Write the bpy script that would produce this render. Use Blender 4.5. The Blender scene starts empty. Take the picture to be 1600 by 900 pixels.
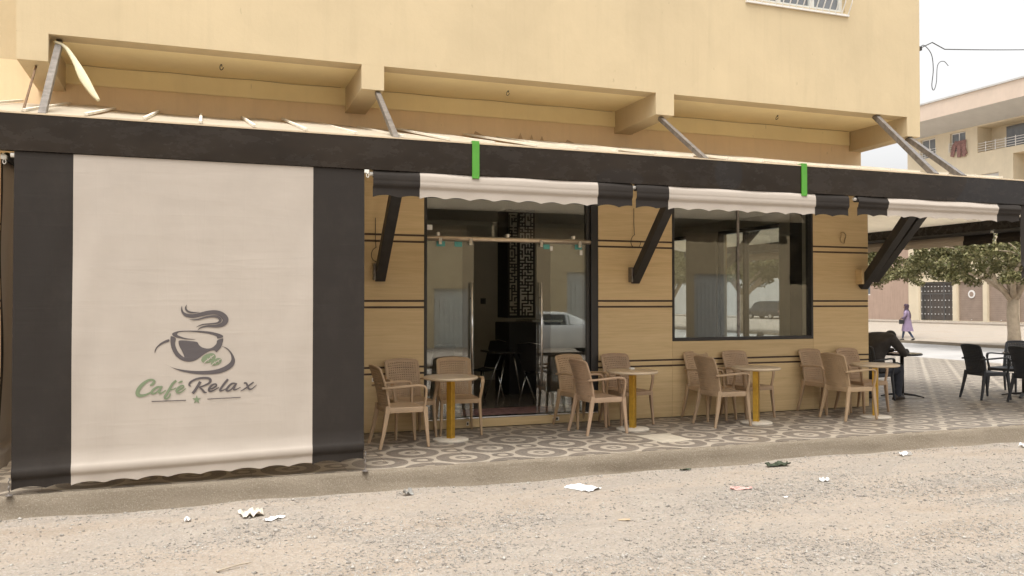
import bpy, bmesh, math, random
import numpy as np
from mathutils import Vector, Matrix
from mathutils.geometry import tessellate_polygon

R = math.radians
PI = math.pi
scene = bpy.context.scene
COL = scene.collection
random.seed(7)
NP = np.random.RandomState(11)

# ------------------------------------------------------------------ camera
cam_d = bpy.data.cameras.new('camera')
cam = bpy.data.objects.new('camera', cam_d)
COL.objects.link(cam)
cam.location = (0, 0, 1.6)
cam.rotation_euler = (R(90 + 0.908), 0, -R(20.174))
cam_d.sensor_width = 36
cam_d.lens = 36 * 1318.9 / 1600
cam_d.clip_start = 0.05
cam_d.clip_end = 3000
scene.camera = cam

# ------------------------------------------------------------------ light
SUN_EL, SUN_AZ = 70, 212          # azimuth clockwise from +Y
wd = bpy.data.worlds.new('World')
scene.world = wd
wd.use_nodes = True
wn = wd.node_tree.nodes
wl = wd.node_tree.links
bg = wn['Background']
sky = wn.new('ShaderNodeTexSky')
sky.sky_type = 'NISHITA'
sky.sun_disc = False
sky.sun_elevation = R(SUN_EL)
sky.sun_rotation = R(SUN_AZ)
sky.altitude = 300
sky.air_density = 1.3
sky.dust_density = 7.0
sky.ozone_density = 1.0
hs = wn.new('ShaderNodeHueSaturation')
hs.inputs['Saturation'].default_value = 0.01
hs.inputs['Value'].default_value = 1.0
wl.new(sky.outputs[0], hs.inputs['Color'])
wl.new(hs.outputs[0], bg.inputs['Color'])
bg.inputs['Strength'].default_value = 0.15
sun_d = bpy.data.lights.new('sun', 'SUN')
sun = bpy.data.objects.new('sun', sun_d)
COL.objects.link(sun)
sun_d.energy = 0.9
sun_d.angle = R(30)
sun_d.color = (1, 0.95, 0.87)
_d = Vector((math.sin(R(SUN_AZ)) * math.cos(R(SUN_EL)), math.cos(R(SUN_AZ)) * math.cos(R(SUN_EL)), math.sin(R(SUN_EL))))
sun.rotation_euler = (-_d).to_track_quat('-Z', 'Y').to_euler()
scene.view_settings.view_transform = 'Standard'
scene.view_settings.look = 'None'
scene.view_settings.gamma = 1
scene.view_settings.use_curve_mapping = False
scene.view_settings.exposure = 0.98
scene.render.engine = 'CYCLES'
scene.cycles.max_bounces = 10
scene.cycles.transparent_max_bounces = 16
scene.cycles.diffuse_bounces = 5

# ------------------------------------------------------------------ materials
class NT:
    """small helper round a material's node tree"""
    def __init__(self, name):
        self.m = bpy.data.materials.new(name)
        self.m.use_nodes = True
        self.t = self.m.node_tree
        self.n = self.t.nodes
        self.b = self.n['Principled BSDF']
    def new(self, typ, **kw):
        n = self.n.new(typ)
        for k, v in kw.items():
            setattr(n, k, v)
        return n
    def link(self, a, b):
        self.t.links.new(a, b)
    def val(self, sock, v):
        if hasattr(v, 'is_output'):
            self.link(v, sock)
        else:
            sock.default_value = v
    def math(self, op, a, b=0.0, c=0.0):
        n = self.new('ShaderNodeMath', operation=op)
        for i, v in enumerate((a, b, c)):
            self.val(n.inputs[i], v)
        return n.outputs[0]
    def pos(self, scale=(1, 1, 1), obj=False, rot=(0, 0, 0)):
        if obj:
            o = self.new('ShaderNodeTexCoord').outputs['Object']
        else:
            o = self.new('ShaderNodeNewGeometry').outputs['Position']
        mp = self.new('ShaderNodeMapping')
        mp.inputs['Scale'].default_value = scale
        mp.inputs['Rotation'].default_value = rot
        self.link(o, mp.inputs['Vector'])
        return mp.outputs[0]
    def noise(self, vec, scale, detail=4, rough=0.55, dist=0.0):
        n = self.new('ShaderNodeTexNoise')
        self.link(vec, n.inputs['Vector'])
        n.inputs['Scale'].default_value = scale
        n.inputs['Detail'].default_value = detail
        n.inputs['Roughness'].default_value = rough
        n.inputs['Distortion'].default_value = dist
        return n.outputs['Fac']
    def voro(self, vec, scale, feature='F1', out='Distance'):
        n = self.new('ShaderNodeTexVoronoi', feature=feature)
        self.link(vec, n.inputs['Vector'])
        n.inputs['Scale'].default_value = scale
        return n.outputs[out]
    def ramp(self, fac, stops, interp='LINEAR'):
        n = self.new('ShaderNodeValToRGB')
        n.color_ramp.interpolation = interp
        e = n.color_ramp.elements
        while len(e) < len(stops):
            e.new(0.5)
        for i, (p, c) in enumerate(stops):
            e[i].position = p
            e[i].color = tuple(c) + (1,) if len(c) == 3 else c
        self.link(fac, n.inputs[0])
        return n.outputs[0]
    def mix(self, fac, a, b, typ='MIX'):
        n = self.new('ShaderNodeMix', data_type='RGBA', blend_type=typ)
        self.val(n.inputs[0], fac)
        for s, v in ((n.inputs[6], a), (n.inputs[7], b)):
            if hasattr(v, 'is_output'):
                self.link(v, s)
            else:
                s.default_value = tuple(v) + (1,)
        return n.outputs[2]
    def bump(self, h, strength=0.3, dist=0.01, prev=None):
        n = self.new('ShaderNodeBump')
        n.inputs['Strength'].default_value = strength
        n.inputs['Distance'].default_value = dist
        self.link(h, n.inputs['Height'])
        if prev is not None:
            self.link(prev, n.inputs['Normal'])
        return n.outputs[0]
    def out(self, col=None, rough=0.6, metal=0.0, normal=None, spec=0.5):
        if col is not None:
            if hasattr(col, 'is_output'):
                self.link(col, self.b.inputs['Base Color'])
            else:
                self.b.inputs['Base Color'].default_value = tuple(col) + (1,)
        self.val(self.b.inputs['Roughness'], rough)
        self.b.inputs['Metallic'].default_value = metal
        self.b.inputs['Specular IOR Level'].default_value = spec
        if normal is not None:
            self.link(normal, self.b.inputs['Normal'])
        return self.m

M = {}

def simple(name, col, rough=0.6, metal=0.0, var=0.12, scale=6.0, bump=0.0, bscale=200, spec=0.5, obj=False):
    t = NT(name)
    v = t.pos(obj=obj)
    n = t.noise(v, scale, 5, 0.6)
    lo = tuple(max(0, c * (1 - var)) for c in col)
    hi = tuple(min(1, c * (1 + var)) for c in col)
    c = t.ramp(n, [(0.3, lo), (0.7, hi)])
    nm = None
    if bump:
        nm = t.bump(t.noise(v, bscale, 3), bump, 0.004)
    if name == 'chair_tan':
        oi = t.new('ShaderNodeObjectInfo')
        c = t.mix(1.0, c, oi.outputs['Color'], 'MULTIPLY')
        du = t.ramp(t.noise(t.pos(), 4.5, 5, 0.65), [(0.45, (0, 0, 0)), (0.8, (1, 1, 1))])
        c = t.mix(t.math('MULTIPLY', du, 0.2), c, (0.42, 0.33, 0.24))
    M[name] = t.out(c, rough, metal, nm, spec)
    return M[name]

def plaster(name, col, streak=0.16, rough=0.85):
    t = NT(name)
    v = t.pos()
    big = t.noise(v, 0.9, 6, 0.6)
    c = t.ramp(big, [(0.3, tuple(x * 0.93 for x in col)), (0.7, tuple(min(1, x * 1.05) for x in col))])
    vs = t.pos((5, 5, 0.35))
    st = t.noise(vs, 1.6, 5, 0.65)
    sf = t.ramp(st, [(0.5, (0, 0, 0)), (0.78, (1, 1, 1))])
    c = t.mix(t.math('MULTIPLY', sf, streak), c, tuple(x * 0.62 for x in col))
    sp = t.noise(t.pos((1, 1, .45)), 14, 3, 0.5)
    spf = t.ramp(sp, [(0.74, (0, 0, 0)), (0.78, (1, 1, 1))])
    c = t.mix(t.math('MULTIPLY', spf, 0.35), c, tuple(x * 0.5 for x in col))
    sc = t.noise(t.pos((9, 9, 1.5), rot=(0, 0.12, 0)), 2.4, 2, 0.5)
    scf = t.ramp(sc, [(0.765, (0, 0, 0)), (0.775, (1, 1, 1))])
    c = t.mix(t.math('MULTIPLY', scf, 0.45), c, tuple(x * 0.4 for x in col))
    pt = t.ramp(t.noise(v, 0.35, 3, 0.5, 1.5), [(0.55, (0, 0, 0)), (0.57, (1, 1, 1))])
    c = t.mix(t.math('MULTIPLY', pt, 0.10), c, tuple(min(1, x * 1.2) for x in col))
    b1 = t.bump(t.noise(v, 130, 4, 0.6), 0.16, 0.01)
    b2 = t.bump(t.noise(v, 5, 3), 0.15, 0.03, b1)
    M[name] = t.out(c, rough, 0, b2, 0.25)
    return M[name]

plaster('yellow_plaster', (0.545, 0.438, 0.278), 0.18)
plaster('tan_plaster', (0.76, 0.58, 0.37), 0.2)
plaster('bounce_lit_plaster', (0.84, 0.71, 0.43), 0.10)  # facade plaster lightened; bounced light under the slab put into the colour
plaster('cream_far', (0.68, 0.59, 0.44), 0.15)
plaster('peach_far', (0.66, 0.54, 0.44), 0.12)
plaster('grey_far', (0.56, 0.55, 0.53), 0.12)
plaster('pink_far', (0.42, 0.305, 0.24), 0.6)
plaster('opposite_plaster', (0.62, 0.50, 0.32), 0.2)

def wood_clad():
    t = NT('wood_cladding')
    v = t.pos((0.6, 1, 9.0))
    n1 = t.noise(v, 2.2, 6, 0.62, 0.9)
    v2 = t.pos((0.35, 1, 30))
    n2 = t.noise(v2, 3.0, 4, 0.7, 0.4)
    c = t.ramp(n1, [(0.25, (0.52, 0.385, 0.205)), (0.5, (0.60, 0.45, 0.25)), (0.75, (0.65, 0.495, 0.285))])
    g = t.ramp(n2, [(0.40, (0, 0, 0)), (0.62, (1, 1, 1))])
    c = t.mix(t.math('MULTIPLY', g, 0.28), c, (0.44, 0.315, 0.165))
    info = t.new('ShaderNodeObjectInfo')
    j = t.math('MULTIPLY_ADD', info.outputs['Random'], 0.16, 0.92)
    mul = t.new('ShaderNodeVectorMath', operation='SCALE')
    t.link(c, mul.inputs[0]); t.link(j, mul.inputs['Scale'])
    M['wood_cladding'] = t.out(mul.outputs[0], 0.55, 0, t.bump(n2, 0.12, 0.003), 0.35)
wood_clad()

def floor_tile():
    t = NT('terrace_tile')
    a = 0.86
    x0, y0 = 2.957, 8.756
    geo = t.new('ShaderNodeNewGeometry')
    sx = t.new('ShaderNodeSeparateXYZ')
    t.link(geo.outputs['Position'], sx.inputs[0])
    X, Y = sx.outputs[0], sx.outputs[1]
    def lat(ox, oy):
        u = t.math('FRACT', t.math('DIVIDE', t.math('SUBTRACT', X, x0 + (ox - .5) * a), a))
        w = t.math('FRACT', t.math('DIVIDE', t.math('SUBTRACT', Y, y0 + (oy - .5) * a), a))
        u = t.math('MULTIPLY', t.math('SUBTRACT', u, 0.5), a)
        w = t.math('MULTIPLY', t.math('SUBTRACT', w, 0.5), a)
        r = t.math('SQRT', t.math('ADD', t.math('MULTIPLY', u, u), t.math('MULTIPLY', w, w)))
        return r, t.math('ARCTAN2', w, u)
    r1, a1 = lat(0, 0)
    r2, a2 = lat(.5, .5)
    first = t.math('LESS_THAN', r1, r2)
    rb = t.math('MINIMUM', r1, r2)
    ang = t.math('ADD', t.math('MULTIPLY', a1, first), t.math('MULTIPLY', a2, t.math('SUBTRACT', 1.0, first)))
    s1, _ = lat(.5, 0)
    s2, _ = lat(0, .5)
    rs = t.math('MINIMUM', s1, s2)
    v = t.pos()
    wob = t.math('MULTIPLY', t.math('SUBTRACT', t.noise(v, 60, 2), 0.5), 0.012)
    rb = t.math('ADD', rb, wob)
    rs = t.math('ADD', rs, wob)
    K, W_ = (0, 0, 0), (1, 1, 1)
    big = t.ramp(t.math('DIVIDE', rb, 0.4), [(0.0, W_), (0.07, K), (0.21, W_), (0.36, K), (0.695, W_)], 'CONSTANT')
    small = t.ramp(t.math('DIVIDE', rs, 0.4), [(0.0, W_), (0.05, W_), (0.14, K), (0.29, W_)], 'CONSTANT')
    # thin joints inside the dark ring: concentric and radial
    cr = t.math('PINGPONG', rb, 0.0185)
    ring = t.math('LESS_THAN', cr, 0.0024)
    ra = t.math('PINGPONG', ang, PI / 30)
    rad = t.math('LESS_THAN', t.math('MULTIPLY', ra, rb), 0.0022)
    joint = t.math('MAXIMUM', ring, rad)
    mask = t.math('MINIMUM', big, small)
    mask2 = t.math('MAXIMUM', mask, t.math('MULTIPLY', joint, 0.30))
    dn = t.noise(v, 9, 5, 0.6)
    light = t.ramp(dn, [(0.3, (0.34, 0.29, 0.23)), (0.7, (0.42, 0.365, 0.295))])
    dark = t.ramp(t.noise(v, 40, 4, 0.7), [(0.3, (0.115, 0.096, 0.080)), (0.7, (0.185, 0.155, 0.128))])
    c = t.mix(mask2, dark, light)
    dust = t.ramp(t.noise(v, 1.7, 5, 0.62), [(0.35, (0, 0, 0)), (0.75, (1, 1, 1))])
    c = t.mix(t.math('MULTIPLY', dust, 0.14), c, (0.36, 0.315, 0.255))
    rough = t.math('MULTIPLY_ADD', dust, 0.2, 0.36)
    b = t.bump(mask2, 0.25, 0.002)
    b = t.bump(t.noise(v, 3.0, 2), 0.10, 0.02, b)
    M['terrace_tile'] = t.out(c, rough, 0, b, 0.35)
floor_tile()

def street():
    t = NT('street_dirt')
    v = t.pos()
    n = t.noise(t.pos((0.55, 1.3, 1), rot=(0, 0, 0.22)), 0.9, 6, 0.62, 0.8)
    n2 = t.noise(v, 28, 5, 0.7)
    n3 = t.noise(v, 150, 3, 0.7)
    c = t.ramp(n, [(0.3, (0.325, 0.262, 0.202)), (0.46, (0.38, 0.32, 0.26)), (0.56, (0.335, 0.29, 0.243)), (0.72, (0.40, 0.345, 0.286))])
    c = t.mix(t.math('MULTIPLY', t.ramp(n2, [(0.42, (0, 0, 0)), (0.68, (1, 1, 1))]), 0.35), c, (0.25, 0.215, 0.17))
    vo = t.voro(v, 75, 'F1', 'Color')
    sp = t.new('ShaderNodeSeparateColor'); t.link(vo, sp.inputs[0])
    c = t.mix(t.math('MULTIPLY', t.math('GREATER_THAN', sp.outputs[0], 0.82), 0.3), c, (0.23, 0.21, 0.19))
    c = t.mix(t.math('MULTIPLY', t.math('GREATER_THAN', sp.outputs[1], 0.84), 0.3), c, (0.45, 0.42, 0.38))
    b = t.bump(t.voro(v, 75), 0.5, 0.01)
    b = t.bump(n3, 0.4, 0.006, b)
    b = t.bump(n2, 0.6, 0.02, b)
    b = t.bump(t.noise(v, 7, 4, 0.6), 0.5, 0.05, b)
    M['street_dirt'] = t.out(c, 0.95, 0, b, 0.15)
    t = NT('gravel_stone')
    v = t.pos()
    vo = t.voro(v, 26, 'F1', 'Color')
    sp = t.new('ShaderNodeSeparateColor'); t.link(vo, sp.inputs[0])
    c = t.ramp(sp.outputs[0], [(0.0, (0.19, 0.17, 0.15)), (0.3, (0.30, 0.273, 0.24)), (0.7, (0.365, 0.333, 0.292)), (1.0, (0.46, 0.428, 0.385))])
    M['gravel_stone'] = t.out(c, 0.9, 0, None, 0.2)
    t = NT('kerb_concrete')
    v = t.pos()
    n = t.noise(v, 1.3, 5, 0.6)
    c = t.ramp(n, [(0.3, (0.19, 0.155, 0.113)), (0.7, (0.25, 0.208, 0.156))])
    n2 = t.noise(v, 170, 3, 0.7)
    c = t.mix(t.math('MULTIPLY', t.ramp(n2, [(0.45, (0, 0, 0)), (0.62, (1, 1, 1))]), 0.40), c, (0.19, 0.155, 0.115))
    n4 = t.noise(v, 95, 3, 0.7)
    c = t.mix(t.math('MULTIPLY', t.ramp(n4, [(0.54, (0, 0, 0)), (0.62, (1, 1, 1))]), 0.4), c, (0.42, 0.375, 0.31))
    dirt = t.ramp(t.noise(t.pos((1, 1, 4)), 2.3, 5, 0.65), [(0.48, (0, 0, 0)), (0.7, (1, 1, 1))])
    c = t.mix(t.math('MULTIPLY', dirt, 0.45), c, (0.22, 0.18, 0.135))
    b = t.bump(n2, 0.8, 0.008)
    b = t.bump(t.noise(v, 30, 4, 0.65), 0.5, 0.02, b)
    M['kerb_concrete'] = t.out(c, 0.92, 0, b, 0.2)
    t = NT('road_asphalt')
    v = t.pos()
    c = t.ramp(t.noise(v, 0.7, 6, 0.6), [(0.3, (0.34, 0.325, 0.31)), (0.7, (0.42, 0.40, 0.38))])
    M['road_asphalt'] = t.out(c, 0.85, 0, t.bump(t.noise(v, 60, 3), 0.4, 0.01), 0.3)
street()

def fabric(name, col, dirt, rough=0.8, sheen=0.0):
    t = NT(name)
    v = t.pos()
    n = t.noise(v, 2.2, 5, 0.6)
    c = t.ramp(n, [(0.3, tuple(x * 0.95 for x in col)), (0.7, tuple(min(1, x * 1.03) for x in col))])
    fo = t.noise(t.pos((0.6, 1, 3.2)), 1.9, 3, 0.5, 0.4)
    cr = t.noise(t.pos((1, 1, 0.8)), 5.5, 2, 0.5)
    d = t.ramp(t.noise(t.pos((1, 1, .6)), 3.1, 6, 0.7), [(0.5, (0, 0, 0)), (0.8, (1, 1, 1))])
    c = t.mix(t.math('MULTIPLY', d, 0.3), c, dirt)
    cz = t.noise(t.pos((0.12, 1, 2.6), rot=(0, 0.03, 0)), 2.2, 2, 0.4)
    rg = t.math('POWER', t.math('SUBTRACT', 1.0, t.math('ABSOLUTE', t.math('MULTIPLY_ADD', cz, 2.0, -1.0))), 40.0)
    cv = t.noise(t.pos((3.0, 1, 0.25), rot=(0, 0.05, 0)), 2.1, 2, 0.4)
    rv = t.math('POWER', t.math('SUBTRACT', 1.0, t.math('ABSOLUTE', t.math('MULTIPLY_ADD', cv, 2.0, -1.0))), 24.0)
    b = t.bump(fo, 0.08, 0.05)
    b = t.bump(rg, 0.035, 0.010, b)
    b = t.bump(rv, 0.03, 0.010, b)
    b = t.bump(cr, 0.10, 0.02, b)
    b = t.bump(t.noise(v, 420, 2), 0.06, 0.002, b)
    M[name] = t.out(c, rough, 0, b, 0.3)
fabric('banner_cream', (0.43, 0.376, 0.322), (0.39, 0.338, 0.282))
fabric('banner_black', (0.024, 0.019, 0.0155), (0.055, 0.044, 0.035), 0.8)
simple('logo_grey', (0.085, 0.072, 0.072), 0.75, var=0.05)
simple('logo_green', (0.165, 0.205, 0.12), 0.75, var=0.05)

def fascia_mat():
    t = NT('fascia_panel')
    v = t.pos((0.5, 1, 1))
    n = t.noise(v, 2.6, 6, 0.6)
    c = t.ramp(n, [(0.35, (0.017, 0.0125, 0.0095)), (0.7, (0.029, 0.0215, 0.016))])
    # film residue patches with rounded edges, as on the real panel
    geo = t.new('ShaderNodeNewGeometry')
    sx = t.new('ShaderNodeSeparateXYZ'); t.link(geo.outputs['Position'], sx.inputs[0])
    def ell(cx, cz, rx, rz):
        u = t.math('DIVIDE', t.math('SUBTRACT', sx.outputs[0], cx), rx)
        w = t.math('DIVIDE', t.math('SUBTRACT', sx.outputs[2], cz), rz)
        return t.math('LESS_THAN', t.math('ADD', t.math('MULTIPLY', u, u), t.math('MULTIPLY', w, w)), 1.0)
    m = t.math('MAXIMUM', ell(5.50, 3.02, 0.18, 0.20), t.math('MULTIPLY', ell(4.15, 2.90, 0.28, 0.10), 0.6))
    m = t.math('MAXIMUM', m, t.math('GREATER_THAN', t.math('ADD', sx.outputs[0], t.math('MULTIPLY', t.math('POWER', t.math('SUBTRACT', 3.16, sx.outputs[2]), 2.0), 2.2)), 9.02))
    c = t.mix(t.math('MULTIPLY', m, 0.4), c, (0.022, 0.023, 0.026))
    dust = t.ramp(t.noise(v, 7, 6, 0.7), [(0.45, (0, 0, 0)), (0.85, (1, 1, 1))])
    c = t.mix(t.math('MULTIPLY', dust, 0.12), c, (0.10, 0.08, 0.06))
    M['fascia_panel'] = t.out(c, t.math('MULTIPLY_ADD', dust, 0.25, 0.22), 0, t.bump(t.noise(v, 3, 2), 0.03, 0.02), 0.3)
fascia_mat()

simple('black_steel', (0.028, 0.026, 0.025), 0.5, 0.0, 0.25, 8)
simple('dark_frame', (0.022, 0.021, 0.021), 0.35, 0.0, 0.2, 5)
simple('galvanised', (0.22, 0.20, 0.185), 0.45, 0.6, 0.35, 14)
simple('rusty_rod', (0.16, 0.095, 0.05), 0.8, 0.2, 0.3, 20)
simple('steel', (0.62, 0.61, 0.59), 0.22, 1.0, 0.08, 30)
simple('rail_metal', (0.66, 0.55, 0.42), 0.35, 0.7, 0.1, 10)
simple('green_paint', (0.075, 0.28, 0.03), 0.45, 0, 0.08, 12)
def sheet(name, col, trans):
    t = NT(name)
    v = t.pos()
    c = t.ramp(t.noise(v, 2.2, 5, 0.6), [(0.3, tuple(x * .9 for x in col)), (0.7, tuple(min(1, x * 1.06) for x in col))])
    t.out(c, 0.6, 0, None, 0.3)
    tl = t.new('ShaderNodeBsdfTranslucent'); t.link(c, tl.inputs[0])
    mx = t.new('ShaderNodeMixShader'); mx.inputs[0].default_value = trans
    t.link(t.b.outputs[0], mx.inputs[1]); t.link(tl.outputs[0], mx.inputs[2])
    t.link(mx.outputs[0], t.n['Material Output'].inputs[0])
    M[name] = t.m
sheet('roof_sheet', (0.78, 0.68, 0.53), 0.5)
simple('rib_white', (0.80, 0.74, 0.62), 0.6, 0, 0.1, 5)
simple('flashing_tan', (0.44, 0.30, 0.17), 0.7, 0, 0.15, 5)
sheet('canopy_lining', (0.80, 0.78, 0.74), 0.75)
simple('groove_brown', (0.060, 0.033, 0.020), 0.6, 0, 0.25, 12)
simple('chair_tan', (0.385, 0.268, 0.168), 0.55, 0, 0.10, 7, 0.25, 260, 0.4, True)
simple('chair_dark', (0.040, 0.043, 0.050), 0.5, 0, 0.15, 7, 0.25, 260, 0.4, True)
simple('tabletop_beige', (0.42, 0.315, 0.205), 0.40, 0, 0.14, 6, 0, 0, 0.5, True)
simple('table_edge', (0.50, 0.40, 0.28), 0.5, 0, 0.08, 6, 0, 0, 0.5, True)
simple('gold_paint', (0.60, 0.36, 0.055), 0.32, 0.75, 0.14, 18, 0, 0, 0.5, True)
simple('base_enamel', (0.60, 0.54, 0.45), 0.45, 0, 0.12, 9, 0, 0, 0.5, True)
simple('cement_patch', (0.44, 0.385, 0.30), 0.85, 0, 0.08, 9, 0.2, 150)
simple('lamp_plastic', (0.62, 0.55, 0.36), 0.45, 0, 0.12, 18)
simple('wire_black', (0.03, 0.028, 0.025), 0.6, 0, 0.1, 8)
simple('wire_pale', (0.34, 0.26, 0.15), 0.7, 0, 0.1, 8)
simple('white_plastic', (0.74, 0.71, 0.64), 0.4, 0, 0.05, 20)
simple('teal_tape', (0.10, 0.36, 0.34), 0.5, 0, 0.1, 20)
simple('paper_white', (0.78, 0.77, 0.76), 0.8, 0, 0.06, 20)
simple('paper_red', (0.58, 0.33, 0.29), 0.6, 0, 0.5, 60)
simple('cloth_dark', (0.05, 0.06, 0.035), 0.8, 0, 0.5, 30)
simple('twig', (0.42, 0.35, 0.27), 0.85, 0, 0.2, 20)
simple('interior_wall', (0.52, 0.48, 0.39), 0.8, 0, 0.06, 2)
simple('interior_dark', (0.020, 0.019, 0.018), 0.55, 0, 0.2, 2)
simple('interior_floor', (0.22, 0.18, 0.145), 0.22, 0, 0.3, 3)
simple('interior_ceiling', (0.62, 0.59, 0.53), 0.85, 0, 0.05, 2)
simple('screen_white', (0.72, 0.70, 0.63), 0.6, 0, 0.05, 3)
simple('car_white', (0.72, 0.72, 0.70), 0.2, 0, 0.03, 2)
simple('car_dark', (0.035, 0.037, 0.042), 0.25, 0, 0.1, 2)
simple('car_glass', (0.02, 0.025, 0.028), 0.08, 0, 0.1, 2)
simple('tyre', (0.02, 0.02, 0.02), 0.85, 0, 0.1, 9)
simple('shutter_brown', (0.30, 0.225, 0.175), 0.6, 0, 0.12, 2)
simple('iron_black', (0.09, 0.085, 0.08), 0.6, 0, 0.1, 6)
simple('far_glass', (0.16, 0.17, 0.18), 0.15, 0, 0.2, 2)
simple('far_white', (0.74, 0.72, 0.69), 0.6, 0, 0.04, 2)
simple('carpet_red', (0.27, 0.15, 0.135), 0.9, 0, 0.45, 9)
simple('bark', (0.46, 0.37, 0.27), 0.9, 0, 0.2, 5, 0.6, 40, 0.2)
simple('skin', (0.32, 0.185, 0.12), 0.55, 0, 0.06, 20)
simple('jacket_charcoal', (0.050, 0.045, 0.043), 0.85, 0, 0.2, 14, 0.3, 60)
simple('jeans_navy', (0.035, 0.040, 0.055), 0.85, 0, 0.2, 20)
simple('hair_black', (0.014, 0.012, 0.011), 0.7, 0, 0.2, 60)
simple('shoe_brown', (0.06, 0.045, 0.035), 0.6, 0, 0.2, 20)
simple('coat_lilac', (0.25, 0.185, 0.27), 0.85, 0, 0.1, 8, 0.2, 30)
simple('scarf_plum', (0.055, 0.030, 0.045), 0.85, 0, 0.2, 20)
simple('denim_blue', (0.06, 0.085, 0.14), 0.85, 0, 0.2, 20)
simple('gate_white', (0.62, 0.62, 0.58), 0.5, 0, 0.06, 3)
simple('marble_black', (0.03, 0.028, 0.027), 0.12, 0, 0.5, 8)
simple('fridge_grey', (0.30, 0.29, 0.27), 0.4, 0, 0.08, 2)

def leaf_mat():
    t = NT('leaf_olive')
    info = t.new('ShaderNodeNewGeometry')
    c = t.ramp(info.outputs['Random Per Island'], [(0.0, (0.07, 0.074, 0.024)), (0.5, (0.128, 0.120, 0.044)), (0.85, (0.18, 0.162, 0.07)), (1.0, (0.31, 0.27, 0.145))])
    t.b.inputs['Transmission Weight'].default_value = 0
    M['leaf_olive'] = t.out(c, 0.6, 0, None, 0.3)
leaf_mat()

def glass(name, tint, refl=1.0):
    t = NT(name)
    t.n.remove(t.b)
    tr = t.new('ShaderNodeBsdfTransparent'); tr.inputs[0].default_value = tuple(tint) + (1,)
    gl = t.new('ShaderNodeBsdfGlossy'); gl.inputs['Roughness'].default_value = 0.012
    ge = t.new('ShaderNodeNewGeometry')
    dt = t.new('ShaderNodeVectorMath', operation='DOT_PRODUCT')
    t.link(ge.outputs['Incoming'], dt.inputs[0]); t.link(ge.outputs['Normal'], dt.inputs[1])
    co = t.math('ABSOLUTE', dt.outputs['Value'])
    sch = t.math('MULTIPLY_ADD', t.math('POWER', t.math('SUBTRACT', 1.0, co), 5.0), 0.87, 0.13)
    v = t.pos()
    dust = t.math('MULTIPLY', t.ramp(t.noise(v, 3.0, 6, 0.7), [(0.45, (0, 0, 0)), (0.9, (1, 1, 1))]), 0.07)
    df = t.new('ShaderNodeBsdfDiffuse'); df.inputs[0].default_value = (0.45, 0.40, 0.33, 1)
    m1 = t.new('ShaderNodeMixShader'); t.link(dust, m1.inputs[0]); t.link(tr.outputs[0], m1.inputs[1]); t.link(df.outputs[0], m1.inputs[2])
    m2 = t.new('ShaderNodeMixShader'); t.link(t.math('MULTIPLY', sch, refl), m2.inputs[0])
    t.link(m1.outputs[0], m2.inputs[1]); t.link(gl.outputs[0], m2.inputs[2])
    t.link(m2.outputs[0], t.n['Material Output'].inputs[0])
    M[name] = t.m
glass('clear_glass', (0.94, 0.96, 0.95), 1.1)
glass('tinted_glass', (0.91, 0.93, 0.92), 1.1)

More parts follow.
